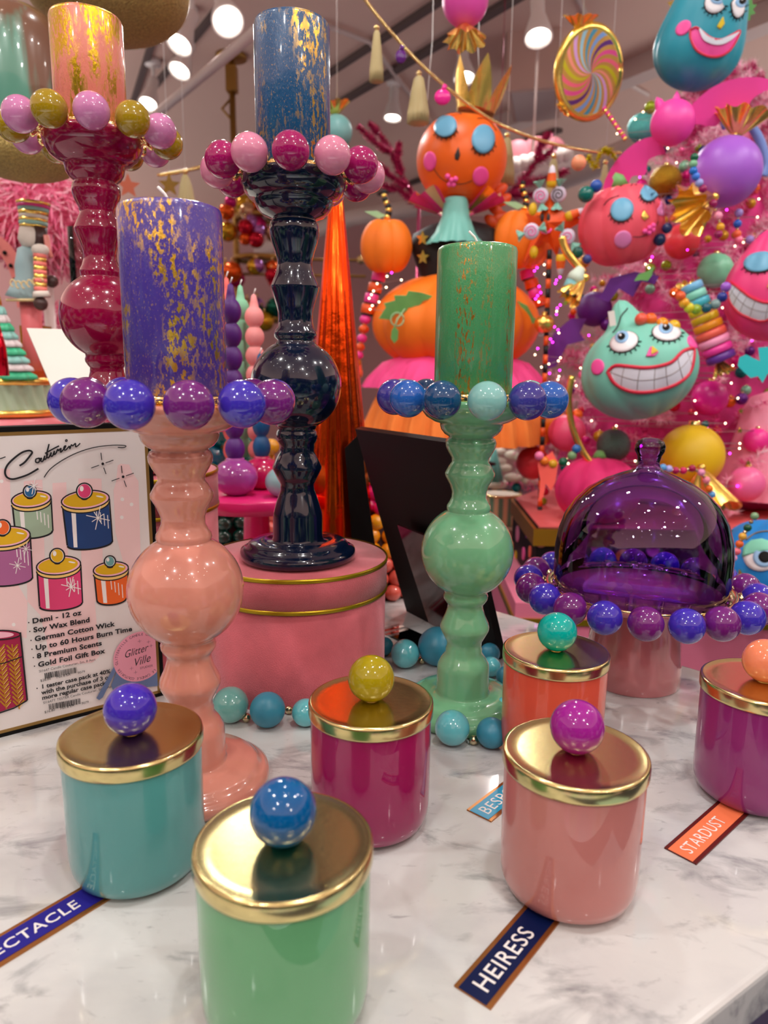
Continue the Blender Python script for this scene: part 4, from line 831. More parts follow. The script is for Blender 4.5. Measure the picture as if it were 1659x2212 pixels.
# blue gourd at top
B = Body(1506, 108, 91, 1.75, axis=-14, ribs=8, k=.06, sy=.86, neck=.85, nw=42, dim=0); c, r = (1506, 108), 91
t = root('gourd_ornament', B, 'teal blue pear shaped gourd with big eyes and open pink mouth atop the tree', 'ornament'); g = B.skin('gourd_body', MT('teal blue paint', (40, 150, 172), rough=.4, var=.15, vscale=7), t)
balloon_eye(B, g, c, r, 1533, 29, 20, 20, 0, 1536, 23, 7); balloon_eye(B, g, c, r, 1577, 42, 12, 20, 0, 1581, 36, 6)
cheek(B, g, c, r, 1476, 66, 15, 12, -25)
m = MB(); tp = smoothpts([(1490, 72), (1504, 70), (1522, 86), (1545, 96), (1568, 90), (1584, 84)]); bt = smoothpts([(1490, 72), (1496, 98), (1520, 118), (1548, 124), (1572, 112), (1584, 84)]); B.gridp(m, rel(c, r, tp), rel(c, r, bt), CHK, 1.02); lp = m.obj('mouth', g)
m = MB(); bt2 = smoothpts([(1506, 74), (1516, 92), (1534, 102), (1552, 104), (1568, 98), (1580, 88)]); tp2 = smoothpts([(1508, 72), (1522, 86), (1534, 92), (1545, 95), (1568, 90), (1580, 86)]); B.gridp(m, rel(c, r, tp2), rel(c, r, bt2), TEETH, 1.05); m.obj('teeth', lp)
m = MB(); B.line(m, rel(c, r, (tp+list(reversed(bt)))[::4]+[tp[0]]), .045, REDL, 1.03); m.obj('lips', lp)
m = MB(); B.fillp(m, rel(c, r, [(1548, 58), (1552, 70), (1546, 78), (1539, 72)]), YEL, 1.04); m.obj('nose', g)
m = MB(); P0 = B.C; u = sz(1, P0)
def lf(m, px, py, s_, mt, rot):
    P = at(px, py, 1.78)-P0; R_, U_, F_ = camframe(P0, math.radians(rot)); o = [(0, -26), (8, -18), (18, -16), (14, -6), (24, 0), (14, 6), (18, 18), (8, 16), (0, 28), (-8, 16), (-18, 18), (-14, 6), (-24, 0), (-14, -6), (-18, -16), (-8, -18)]
    m.prism([(x*s_*u, y*s_*u) for x, y in o], .004, mt, TX(P, R_, U_))
lf(m, 1470, 16, 1.2, GOLDF, 20); m.obj('gold_leaf', t); m = MB(); lf(m, 1612, 24, .85, LEAFG, -20); m.obj('green_leaf', t)
# coral pumpkin
B = Body(1341, 488, 90, 1.72, axis=8, ribs=8, k=.10, sy=.98, dim=.10, turn=0); c, r = (1341, 488), 90
t = root('pumpkin_ornament', B, 'coral pink pumpkin ornament with closed blue eyelids and small pink lips', 'ornament'); g = B.skin('pumpkin_body', MT('coral paint', (238, 84, 104), rough=.5), t)
shut_eye(B, g, c, r, 1341, 458, 22, 22, 8); shut_eye(B, g, c, r, 1391, 428, 17, 17, 8); cheek(B, g, c, r, 1347, 514, 17, 17, 0, MT('lilac cheek', (226, 130, 190))); cheek(B, g, c, r, 1420, 458, 8, 15, 0, MT('lilac cheek', (226, 130, 190)))
m = MB(); B.fillp(m, rel(c, r, [(1382, 460), (1394, 474), (1386, 480), (1379, 474)]), GOLDF, 1.04); m.obj('nose', g)
m = MB()
for x, y in ((1388, 500), (1396, 494), (1403, 490), (1396, 503), (1403, 498)): m.ball(B.P(B.dirxy((x-c[0])/r, -(y-c[1])/r), 1.03), .0055, CHK, 12)
m.obj('lips', g); m = MB(); B.line(m, rel(c, r, [(1366, 510), (1385, 510), (1402, 500), (1416, 480)]), .014, DARK, 1.01); m.obj('smile', g); m = MB(); B.line(m, rel(c, r, [(1305, 447), (1315, 436), (1334, 430)]), .02, DARK, 1.01); m.obj('eyebrow', g); m = MB(); B.line(m, rel(c, r, [(1355, 412), (1362, 405), (1370, 403)]), .02, DARK, 1.01); m.obj('eyebrow', g)
m = MB(); m.tube([B.P((-.1, .95, .0)), B.P((-.12, .99, 0), 1.2), B.P((-.2, .97, 0), 1.3)], [.02, .012, .006], LEAFG, 10); m.obj('stem', g)
# pink gourd face at right edge
B = Body(1668, 632, 98, 1.6, axis=4, ribs=8, k=.05, sy=1.05, neck=.3, nw=24, dim=0); c, r = (1668, 632), 98
t = root('gourd_ornament', B, 'hot pink gourd face with blue eyelid and white grin cut by the right edge', 'ornament'); g = B.skin('gourd_body', MT('bright pink paint', (240, 66, 134), rough=.45), t)
shut_eye(B, g, c, r, 1640, 572, 30, 20, 0); grin(B, g, c, r, [(1584, 606), (1600, 616), (1620, 632), (1646, 648), (1690, 656)], [(1584, 606), (1588, 640), (1606, 666), (1640, 684), (1690, 690)], nT=7)
m = MB(); B.fillp(m, rel(c, r, [(1664, 600), (1672, 622), (1658, 622)]), YEL, 1.04); m.obj('nose', g)
# big blue pumpkin with drowsy eye
B = Body(1668, 1232, 120, 1.32, axis=0, ribs=8, k=.07, sy=.98, dim=.1); c, r = (1668, 1232), 120
t = root('pumpkin_ornament', B, 'large bright blue pumpkin with a drowsy eye behind the cake stand', 'ornament'); g = B.skin('pumpkin_body', MT('azure felt', (10, 128, 206), rough=.55, var=.1, vscale=9), t)
m = MB(); B.fillp(m, ellr(c, r, 1644, 1206, 31, 31), EYEW, 1.03); e = m.obj('eye', g); m = MB(); B.fillp(m, ellr(c, r, 1651, 1209, 19, 19), IRIS, 1.045); B.fillp(m, ellr(c, r, 1653, 1208, 11, 11), BLACK, 1.055); m.obj('pupil', e)
m = MB(); B.fillp(m, rel(c, r, [(1613, 1212), (1614, 1192), (1626, 1178), (1644, 1173), (1664, 1178), (1676, 1192), (1650, 1196)]), MT('mint lid', (130, 214, 186)), 1.06); m.obj('eyelid', e)
m = MB(); B.line(m, rel(c, r, [(1614, 1176), (1630, 1160), (1655, 1153), (1680, 1156)]), .03, MT('tan line', (130, 110, 80)), 1.01); m.obj('eyebrow', g)
for px, py, s_ in ((1618, 1262, 26), (1562, 1152, 12)):
    P = B.P(B.dirxy((px-c[0])/r, -(py-c[1])/r), 1.03); u = sz(1, B.C); R_, U_, F_ = camframe(B.C, .3); m = MB(); m.prism(starout(s_*u, s_*.42*u), .006, GOLDF, TX(P+F_*.004, R_+F_*.3, U_)); m.obj('star', g)
u = sz(1, B.C)
m = MB(); m.tube([B.P((0, .9, .1)), B.P((0, 1, 0), 1.15), B.P((-.1, .99, 0), 1.3)], [.02, .013, .008], LEAFG, 10); m.obj('stem', g)
# ---------------------------------------------------------------- the pink tree
TY = 2.15; T0 = at(1480, 1090, TY); TT = at(1468, 150, TY); TC = Vector((T0.x, TY, 0))
t = tree = thing('tinsel_tree', 'pink tinsel tree crowded with ornaments on the right', 'tree', (T0.x, TY, .006))
PK = [MT('pink tinsel', (255, 172, 206), rough=.4), MT('pale pink tinsel', (255, 222, 232), rough=.4), MT('hot pink tinsel', (232, 60, 140), rough=.3), MT('magenta tinsel', (190, 20, 110), rough=.3)]
H = TT.z-.006
def trad(f): return .02+.50*(1-f)**.85
m = MB(); m.lathe([(0, 0), (.38, .0), (.40, .03), (.22, H*.5), (.06, H*.9), (0, H*.97)], pm('deep pink core', (206, 50, 128), .8, var=.5, vscale=25), 48); m.obj('inner_foliage', t)
m = MB()
for i in range(480):
    f = random.random()**1.25; a = random.uniform(-PI*.97, -PI*.03) if i < 290 else random.uniform(0, 2*PI); R_t = trad(f); d = Vector((math.cos(a), math.sin(a), random.uniform(.0, .5)))
    A_ = Vector((math.cos(a)*R_t*.62, math.sin(a)*R_t*.62, f*H-.01)); B_ = A_+d.normalized()*(R_t*.38+.05); mm = random.choice([[PK[0], PK[1]], [PK[0], PK[1]], [PK[1], PK[0]], [PK[2], PK[0]], [PK[3], PK[2]]])
    needles(m, A_, B_, .036, 150, mm, .0013, .5)
o = m.obj('tinsel_foliage', t); o['kind'] = 'stuff'
MB().lathe([(0, 0), (.05, 0), (.045, .2), (0, .2)], pm('gold trunk', (150, 110, 60), .5), 16).obj('trunk', t)
def oy(px, py, ex=.03):
    P = at(px, py, TY); f = max(0, min(.97, (P.z-.006)/H)); R_t = trad(f); d = P.x-TC.x
    return TY-math.sqrt(max(.0, R_t*R_t-d*d*.8))-ex
def treeball(px, py, rp, rgb, lab, rough=.4, met=0, dy=0, grp=None, glit=False, sy=1):
    Y = oy(px, py)+dy; P = at(px, py, Y); r = sz(rp, P); mt = pm('orn '+str(rgb)+str(rough), rgb, rough, met, var=.5 if glit else 0, vscale=300, bump=.8 if glit else 0, bscale=300)
    m = MB(); m.ball((0, 0, 0), r, mt, 36, sc_=(1, 1, sy)); o = m.obj('ball_ornament'); o.location = P; tag(o, lab, 'ornament', grp); MB().lathe([(r*.18, r*sy*.97), (r*.18, r*sy*1.12), (0, r*sy*1.12)], GOLD, 12).obj('cap', o); return o
for a_ in ((1473, 522, 37, (236, 66, 76), 'round coral red ball ornament right of the coral pumpkin face', .35),
           (1545, 585, 37, (126, 208, 168), 'mint green ball ornament left of the pink gourd face', .35),
           (1284, 668, 37, (88, 22, 122), 'deep purple ball ornament above left of the mint gourd', .5),
           (1533, 860, 38, (226, 26, 150), 'magenta ball ornament right of the grinning mint gourd', .35),
           (1493, 985, 68, (230, 190, 14), 'large yellow ball ornament behind the dome knob', .5),
           (1612, 1045, 38, (240, 110, 166), 'pink ball ornament above the big blue pumpkin', .3),
           (1634, 952, 27, (240, 52, 150), 'bright pink ball ornament near the right edge', .35),
           (1225, 935, 40, (246, 84, 130), 'strawberry pink ball ornament beside the gold curved rod', .4),
           (1186, 915, 37, (240, 130, 10), 'orange ball ornament under the blue beads of the green candlestick', .4),
           (1151, 1000, 36, (232, 60, 70), 'red ball ornament at the left foot of the pink tree', .4)):
    treeball(*a_)
treeball(1437, 392, 34, (170, 130, 30), 'old gold glittered ball ornament under the pink bat', .25, .8, 0, None, True)
treeball(1325, 962, 36, (84, 112, 104), 'grey green glittered ball ornament left of the dome knob', .25, .5, 0, None, True)
treeball(1386, 276, 30, (90, 200, 196), 'aqua glitter ball ornament behind the pink bat wing', .25, .4, .1, None, True)
PAL = [('crimson', (200, 20, 60)), ('orange', (238, 104, 20)), ('teal', (0, 110, 110)), ('navy', (30, 50, 120)), ('gold', (200, 150, 30)), ('pink', (240, 100, 160)), ('magenta', (214, 20, 130)), ('purple', (100, 30, 130)), ('lime', (150, 170, 30)), ('mint', (130, 190, 160))]
big = [(1473, 522, 45), (1545, 585, 45), (1284, 668, 42), (1533, 860, 45), (1493, 985, 72), (1612, 1045, 45), (1634, 952, 30), (1225, 935, 45), (1437, 392, 38), (1325, 962, 42), (1380, 800, 130), (1341, 488, 92), (1668, 632, 95), (1568, 365, 75), (1453, 265, 50), (1530, 700, 60), (1280, 1050, 75), (1506, 108, 95)]
random.seed(21); cnt = 0
while cnt < 110:
    py = random.uniform(230, 1085); hw = 60+(py-165)*.40; px = random.uniform(1480-hw, min(1668, 1480+hw)); rp = random.choice((7, 8, 9, 11, 13))
    if any((px-b[0])**2+(py-b[1])**2 < (b[2]*.8)**2 for b in big): continue
    nm, rgb = random.choice(PAL); treeball(px, py, rp, rgb, 'small %s ball ornament nestled among the pink tinsel branches' % nm, .18, .35, random.uniform(-.0, .05), 'small %s balls on the pink tree' % nm); cnt += 1
# pink pumpkin low left
B = Body(1290, 1060, 90, 1.62, axis=0, ribs=8, k=.10, sy=.85, dim=.1); t = root('pumpkin_ornament', B, 'plain hot pink felt pumpkin behind the left shoulder of the dome', 'ornament'); B.skin('pumpkin_body', MT('hot pink felt', (226, 40, 116), rough=.7), t)
m = MB(); m.tube([B.P((0, .9, .1)), B.P((0, 1, 0), 1.2)], [.016, .010], LEAFG, 10); m.obj('stem', t)
# ---------------------------------------------------------------- bat, balloon, ribbon, bows, candy stack
YB = 1.72; P0 = at(1453, 265, YB); u = sz(1, P0); t = thing('bat_ornament', 'hot pink bat ornament with round head and spread scalloped wings', 'ornament', P0)
BP = MT('bat pink', (240, 70, 168), rough=.45)
m = MB(); m.ball((0, 0, 0), 46*u, BP, 40); m.lathe([(12*u, 0), (8*u, 14*u), (0, 24*u)], BP, 16, Matrix.Translation((-28*u, 0, 30*u)) @ Matrix.Rotation(-.5, 4, 'Y')); m.lathe([(10*u, 0), (6*u, 14*u), (0, 24*u)], BP, 16, Matrix.Translation((4*u, 0, 40*u))); m.obj('head', t)
def plate(pts, name, parent, mt, th=.008, Y=None, c0=None, lean=0):
    R_, U_, F_ = camframe(P0, 0, lean); m = MB(); m.prism([((x-c0[0])*u, -(y-c0[1])*u) for x, y in pts], th, mt, TX(at(c0[0], c0[1], Y)-P0, R_, U_)); return m.obj(name, parent)
plate(smoothpts([(1488, 232), (1530, 200), (1580, 188), (1630, 194), (1672, 214)], 4)+smoothpts([(1672, 214), (1640, 216), (1610, 232), (1602, 256), (1560, 254), (1545, 275), (1510, 268), (1480, 262)], 4), 'wing', t, BP, .008, YB+.03, (1488, 245))
plate(smoothpts([(1425, 292), (1380, 300), (1340, 330), (1312, 375), (1305, 425)], 4)+smoothpts([(1305, 425), (1330, 400), (1360, 395), (1372, 372), (1400, 370), (1405, 340), (1440, 330)], 4), 'wing', t, BP, .008, YB+.05, (1430, 300))
candyball(1568, 372, 72, 1.7, (160, 92, 206), 'large lilac balloon ornament with a fanned gold bow on top', (.15, 1), 52, 52, 'balloon_ornament', 1.0, False)
def bow(px, py, Y, d, R, Lx, lab):
    P = at(px, py, Y); u_ = sz(1, P); t = thing('foil_bow', lab, 'bow', P); m = MB(); ruffle(m, (0, 0, 0), d, R*u_, Lx*u_, GOLDF, 8, .2); m.obj('fan', t); MB().ball((0, 0, 0), 9*u_, GOLDF, 12).obj('knot', t)
bow(1545, 425, 1.66, (-1, -.35, -.5), 50, 75, 'crumpled gold foil bow under the lilac balloon ornament')
bow(1515, 1010, 1.55, (.1, -.3, -1), 60, 90, 'gold foil bow draped below the yellow ball ornament')
bow(1265, 600, 1.62, (-.8, -.3, -.9), 24, 60, 'gold foil bow left of the tree with mint candy centre')
bow(1550, 775, 1.62, (.4, -.4, -1), 20, 34, 'small gold foil bow under the striped candy stack')
bow(1498, 660, 1.66, (-.4, -.2, 1), 22, 50, 'small gold foil bow above the striped candy stack')
P0 = at(1530, 700, 1.62); u = sz(1, P0); t = thing('candy_stack_ornament', 'stack of rainbow candy discs hanging diagonally on the tree', 'ornament', P0)
q0 = at(1492, 612, 1.62)-P0; q1 = at(1560, 780, 1.60)-P0
for i, (c_, rp) in enumerate((((110, 180, 220), 22), ((130, 210, 190), 23), ((60, 170, 190), 24), ((222, 196, 20), 27), ((226, 180, 20), 28), ((244, 150, 20), 30), ((240, 96, 80), 31), ((244, 150, 190), 32), ((238, 60, 160), 31), ((104, 50, 150), 30))):
    a_ = q0.lerp(q1, i/10+.004); b_ = q0.lerp(q1, (i+1)/10-.004); m = MB(); m.tube([a_, a_.lerp(b_, .12), a_.lerp(b_, .88), b_], [rp*u*.9, rp*u, rp*u, rp*u*.9], pm('candy %d' % i, c_, .35), 28); m.obj('candy_disc', t)
P0 = at(1600, 300, 1.8); u = sz(1, P0); t = thing('ribbon_curl', 'periwinkle blue ribbon curling beside the lilac balloon', 'ribbon', P0)
m = MB(); pr = smoothpts([(1555, 262), (1590, 250), (1625, 262), (1650, 300), (1662, 350), (1655, 380)], 5); rows = [[at(x, y, 1.8)-P0, at(x+4, y+3, 1.86)-P0] for x, y in pr]; m.grid(rows, MT('periwinkle ribbon', (120, 150, 220), rough=.4), close_u=False); o = m.obj('ribbon', t); o.modifiers.new('s', 'SOLIDIFY').thickness = .018
P0 = at(1632, 782, 1.55); u = sz(1, P0); t = thing('leaf_ornament', 'turquoise frilled leaf ornament at the right edge', 'ornament', P0)
m = MB(); R_, U_, F_ = camframe(P0); m.prism([((x-1632)*u, -(y-782)*u) for x, y in ((1600, 772), (1612, 766), (1640, 780), (1634, 752), (1672, 748), (1690, 800), (1670, 815), (1658, 806), (1650, 826), (1640, 812), (1626, 816), (1612, 804), (1598, 790))], .012, MT('turquoise paint', (40, 200, 206)), TX((0, 0, 0), R_, U_)); m.obj('leaf', t)
P0 = at(1640, 950, 1.7); t = thing('ghost_ornament', 'pale pink draped ghost ornament at the right edge behind the pink ball', 'ornament', P0); u = sz(1, P0)
m = MB(); m.lathe([(95*u, -130*u), (75*u, -60*u), (60*u, 10*u), (52*u, 60*u), (36*u, 90*u), (0, 104*u)], MT('baby pink', (244, 150, 178), rough=.5), 64, Matrix.Translation((30*u, .04, 0)), rmod=lambda a, z: 1+.05*math.sin(7*a)*(1 if z < 0 else .3)); m.obj('drape', t)
for px, py in ((1600, 888), (1616, 1000), (1598, 930)): m = MB(); m.prism(starout(7*u, 3*u), .004, GOLDF, TX(at(px, py, 1.62)-P0, (1, 0, 0), (0, 0, 1))); m.obj('star', t)
# purple bat wing, ribbon flame, gold rods
def flat(px, py, Y, pts, name, label, cat, mt, th=.01, tilt=0):
    P = at(px, py, Y); u_ = sz(1, P); R_, U_, F_ = camframe(P, 0, tilt); m = MB(); m.prism([((x-px)*u_, -(y-py)*u_) for x, y in pts], th, mt, TX((0, 0, 0), R_, U_)); o = m.obj(name); o.location = P; return tag(o, label, cat)
PUR = MT('purple paint', (104, 40, 142), rough=.45)
flat(1215, 740, 1.9, [(1180, 780), (1195, 720), (1230, 690), (1262, 690), (1250, 720), (1262, 735), (1225, 745), (1205, 790), (1178, 800)], 'wing_ornament', 'purple wing shaped ornament left of the mint gourd', 'ornament', PUR)
flat(1360, 600, 1.72, [(1300, 640), (1320, 600), (1370, 588), (1420, 598), (1412, 615), (1385, 608), (1370, 640), (1340, 622), (1320, 650)], 'wing_ornament', 'purple wing shaped ornament below the coral pumpkin face', 'ornament', PUR)
flat(1392, 590, 1.68, [(1372, 606), (1380, 592), (1398, 586), (1410, 576), (1408, 594), (1400, 606), (1386, 604)], 'leaf_ornament', 'small green leaf ornament below the coral pumpkin face', 'ornament', LEAFG)
flat(1185, 1030, 1.5, [(1166, 1085), (1168, 1040), (1160, 1000), (1190, 975), (1204, 1000), (1200, 1040), (1192, 1060), (1180, 1045), (1176, 1075)], 'ribbon_flame', 'coral flame shaped ribbon hanging at the left of the tree', 'ribbon', MT('coral ribbon', (248, 96, 84)))
def goldrod(pts, Y, r, label):
    P = at(*pts[0], Y); m = MB(); q = smoothpts(pts, 5); m.tube([at(x, y, Y)-P for x, y in q], r, GOLDF, 12); o = m.obj('gold_rod'); o.location = P; tag(o, label, 'rod')
goldrod([(1236, 812), (1228, 860), (1236, 920), (1256, 970), (1276, 1000)], 1.6, .0075, 'curved gold rod rising left of the purple dome')
goldrod([(1214, 512), (1222, 540), (1240, 565), (1262, 590)], 1.65, .009, 'short curved gold rod below the orange star')
# bead strings on the tree
def beadstring(pts, n, cols, rp, Y, label):
    P = at(*pts[0], Y); t = thing('bead_string', label, 'bead string', P); q = smoothpts(pts, 8); u_ = sz(1, P)
    for i in range(n):
        f = i/(n-1)*(len(q)-1); a_ = int(min(f, len(q)-2)); x = q[a_][0]+(q[a_+1][0]-q[a_][0])*(f-a_); y = q[a_][1]+(q[a_+1][1]-q[a_][1])*(f-a_)
        c_ = cols[i % len(cols)]; key = ('s', c_, rp)
        if key not in BEAD: BEAD[key] = MB().ball((0, 0, 0), rp*u_, pm('sb'+str(c_), c_, .25), 16).mesh('string_bead')
        inst('string_bead', BEAD[key], t, at(x, y, Y)-P)
        if i: inst('spacer', SPM, t, (at(x, y, Y)-P+prev)/2)
        prev = at(x, y, Y)-P
SPM = MB().ball((0, 0, 0), .0035, SILVER, 10).mesh('spacer')
RB_ = [(0, 90, 60), (120, 180, 140), (30, 110, 200), (60, 120, 220), (150, 160, 220), (150, 20, 90), (240, 150, 180), (222, 160, 30)]
beadstring([(1500, 340), (1497, 365), (1505, 385), (1518, 408)], 6, RB_, 9, 1.58, 'string of green to blue beads hanging in front of the lilac balloon')
beadstring([(1540, 440), (1556, 480), (1552, 506)], 4, RB_[5:], 9, 1.6, 'short string of pink and gold beads below the gold foil bow')
beadstring([(1596, 460), (1592, 500), (1600, 520), (1650, 510)], 6, [(150, 130, 200), (30, 90, 190), (230, 100, 60), (240, 120, 160)], 9, 1.7, 'bead string right of the red ball ornament')
beadstring([(1470, 640), (1482, 660), (1500, 668), (1530, 664), (1555, 650), (1568, 620)], 8, [(222, 90, 40), (230, 160, 30), (210, 200, 40), (140, 170, 40), (20, 90, 110), (120, 150, 150), (30, 50, 140), (150, 90, 200)], 11, 1.55, 'rainbow bead string curved over the striped candy stack')
beadstring([(1385, 690), (1405, 690), (1430, 700), (1455, 705)], 4, [(226, 90, 70), (232, 100, 30), (240, 150, 20), (226, 180, 20)], 14, 1.5, 'orange and yellow bead string behind the mint gourd')
beadstring([(1432, 1010), (1450, 1014), (1470, 1018), (1495, 1012), (1520, 1025), (1530, 1050), (1538, 1068)], 9, [(90, 160, 220), (170, 170, 230), (170, 20, 80), (200, 20, 90), (160, 10, 70), (236, 150, 190), (240, 140, 160), (240, 120, 30)], 8, 1.42, 'bead string draped over the gold bow above the dome')
beadstring([(1630, 1115), (1612, 1145), (1601, 1165), (1594, 1185), (1586, 1202), (1572, 1217)], 7, [(120, 160, 120), (10, 80, 50), (222, 170, 60), (226, 100, 40), (230, 110, 130), (236, 160, 200), (180, 20, 90)], 8.5, 1.14, 'bead string hanging over the big blue pumpkin')
beadstring([(1165, 985), (1180, 998), (1205, 1002), (1232, 988), (1245, 970)], 6, [(240, 120, 170), (230, 120, 30), (210, 160, 30), (0, 90, 60), (120, 160, 110), (30, 100, 170)], 10, 1.5, 'bead string at the lower left of the pink tree')
# fairy lights
LEDM = pm('magenta led', (255, 40, 240), .5, emit=14); LEDW = pm('warm led', (255, 220, 180), .5, emit=9)
random.seed(4)
def leds(region, n, Yf, label, frac=.55):
    P = at(*region[:2], 1.8); t = thing('fairy_lights', label, 'string lights', P); me = [MB().ball((0, 0, 0), .0022, m_, 8).mesh('bulb') for m_ in (LEDM, LEDW)]; pts = []
    for i in range(n):
        f = (i+.5)/n; px = random.uniform(region[0], region[2]); py = region[1]+(region[3]-region[1])*f; pts.append(at(px, py, Yf(px, py))-P)
    for p in pts: inst('bulb', me[0 if random.random() < frac else 1], t, p)
    MB().tube(pts, .0006, pm('clear wire', (170, 150, 150), .3), 5).obj('wire', t)
leds((1150, 555, 1215, 850), 44, lambda x, y: 1.85, 'string of magenta and warm white lights left of the pink tree')
leds((1330, 230, 1640, 700), 60, lambda x, y: oy(x, y)-.02, 'magenta and white string lights in the upper half of the pink tree', .4)
leds((1160, 700, 1640, 1080), 70, lambda x, y: oy(x, y)-.02, 'magenta and white string lights in the lower half of the pink tree', .4)
leds((795, 585, 870, 680), 12, lambda x, y: 1.8, 'small string of magenta and white lights beside the striped left arm')
# ---------------------------------------------------------------- orange star, candies, baton
P0 = at(1183, 480, 1.78); u = sz(1, P0); t = thing('star_ornament', 'orange puffy star ornament with a small smiling face', 'ornament', P0)
R_, U_, F_ = camframe(P0, math.radians(0)); T = TX((0, 0, 0), R_, U_, F_); m = MB(); k = m.mi(DORANGE)
so = [(2, 58), (14, 30), (28, 22), (44, 14), (76, 2), (48, -14), (34, -18), (30, -44), (24, -72), (4, -42), (-10, -40), (-48, -84), (-30, -22), (-38, -4), (-48, 20), (-18, 14), (-10, 30)]
cv = [m.bm.verts.new(T @ Vector((0, 0, 20*u))), m.bm.verts.new(T @ Vector((0, 0, -20*u)))]; ov = [m.bm.verts.new(T @ Vector((x*u, y*u, 0))) for x, y in so]
for i in range(len(ov)):
    for c_ in cv: m.face((c_, ov[i], ov[(i+1) % len(ov)]), k, False)
o = m.obj('star_body', t); o.modifiers.new('sub', 'SUBSURF').levels = 2; o.modifiers['sub'].render_levels = 2; o.modifiers['sub'].subdivision_type = 'SIMPLE'
m = MB()
for x, y, a_, b_ in ((-12, 10, 4, 9), (1, 9, 4, 9), (-7, -5, 2.5, 5)): m.ball(T @ Vector((x*u, y*u, 16*u)), a_*u, DARK, 12, sc_=(1, .5, b_/a_))
m.obj('eyes', t); m = MB(); m.tube([T @ Vector((x*u, y*u, 17*u)) for x, y in ((-16, -13), (-10, -20), (-3, -22), (5, -19), (9, -13))], 2.2*u, CHK, 8); m.obj('smile', t)
def swirlcandy(px, py, Y, rot, col, lab):
    P = at(px, py, Y); u_ = sz(1, P); t = thing('swirl_candy', lab, 'candy ornament', P); R_, U_, F_ = camframe(P, math.radians(rot)); m = MB(); m.lathe([(0, -5*u_), (14*u_, -5*u_), (17*u_, 0), (14*u_, 5*u_), (0, 5*u_)], MT('candy white', (214, 206, 226)), 32, TX((0, 0, 0), R_, U_)); m.tube([TX((0, 0, 0), R_, U_) @ Vector(((2+a*1.0)*u_*math.cos(a*1.0), (2+a*1.0)*u_*math.sin(a*1.0), 5.5*u_)) for a in [i*.4 for i in range(28)]], 1.1*u_, col, 6); m.obj('disc', t)
    m = MB(); ruffle(m, U_*14*u_, U_, 12*u_, 16*u_, MT('mint wrapper', (130, 196, 178)), 5); m.obj('wrapper_end', t); m = MB(); ruffle(m, -U_*14*u_, -U_, 12*u_, 16*u_, MT('mint wrapper', (130, 196, 178)), 5); m.obj('wrapper_end', t)
for a_ in ((1168, 423, 1.76, 10, CHK, 'mint wrapped swirl candy left of the orange star tip'), (1206, 420, 1.76, -5, DARK, 'mint wrapped candy with dark swirl right of the orange star tip'), (1148, 500, 1.7, -75, CHK, 'mint wrapped swirl candy in front of the right pumpkin sleeve'), (1226, 512, 1.72, 40, CHK, 'mint wrapped swirl candy lower right of the orange star')): swirlcandy(*a_)
CCW = MT('candy corn white', (220, 216, 230)); CCO = MT('candy corn orange', (240, 100, 30)); CCY = MT('candy corn yellow', (222, 180, 20))
def candycorn(px, py, Y, rot, lab, s_=1):
    P = at(px, py, Y); u_ = sz(1, P)*s_; R_, U_, F_ = camframe(P, math.radians(rot)); T = TX((0, 0, 0), R_, F_, U_); m = MB(); m.lathe([(0, -22*u_), (9*u_, -21*u_), (11*u_, -14*u_), (10.5*u_, -8*u_)], CCY, 24, T); m.lathe([(10.5*u_, -8*u_), (8*u_, 8*u_)], CCO, 24, T); m.lathe([(8*u_, 8*u_), (5*u_, 20*u_), (0, 24*u_)], CCW, 24, T); o = m.obj('candy_corn'); o.location = P; tag(o, lab, 'candy ornament')
for a_ in ((1192, 382, 1.75, 0, 'candy corn ornament standing above the orange star'), (1243, 462, 1.76, -70, 'candy corn ornament lying right of the orange star'), (1211, 572, 1.74, 180, 'upside down candy corn ornament below the orange star')): candycorn(*a_)
for px, py, lb in ((1151, 452, 'yellow oval candy left of the orange star'), (1153, 545, 'yellow oval candy hanging below the striped candy')):
    P = at(px, py, 1.72); u = sz(1, P); m = MB(); m.ball((0, 0, 0), 9*u, CCY, 20, sc_=(1, 1, 1.5)); o = m.obj('oval_candy'); o.location = P; tag(o, lb, 'candy ornament')
P0 = at(1165, 1130, 1.75); t = thing('striped_baton', 'long black and orange striped baton standing left of the pink tree', 'baton', P0); m = MB(); a_ = Vector((0, 0, 0)); b_ = at(1187, 540, 1.75)-P0
for i in range(30): m.tube([a_.lerp(b_, i/30), a_.lerp(b_, (i+1)/30)], .0058, JET if i % 2 else DORANGE, 10)
m.obj('shaft', t)
P = at(1176, 697, 1.75); u = sz(1, P); m = MB(); m.lathe([(0, -22*u), (12*u, -20*u), (21*u, -8*u), (21*u, 4*u), (14*u, 13*u), (6*u, 16*u), (7*u, 22*u), (0, 24*u)], GOLDF, 32); o = m.obj('gold_bell'); o.location = P; tag(o, 'round gold bell ornament near the right striped arm', 'bell')
P = at(1242, 610, 1.62); u = sz(1, P); m = MB(); m.tube([at(1256, 578, 1.62)-P, at(1246, 596, 1.62)-P, at(1238, 608, 1.62)-P], [8*u, 17*u, 17*u], MT('pale mint foam', (206, 224, 208)), 20); m.tube([at(1238, 608, 1.62)-P, at(1226, 634, 1.62)-P], 16*u, MT('dusty aqua', (120, 176, 180)), 20); o = m.obj('cup_ornament'); o.location = P; tag(o, 'mint and aqua cup ornament on the left edge of the tree', 'ornament')
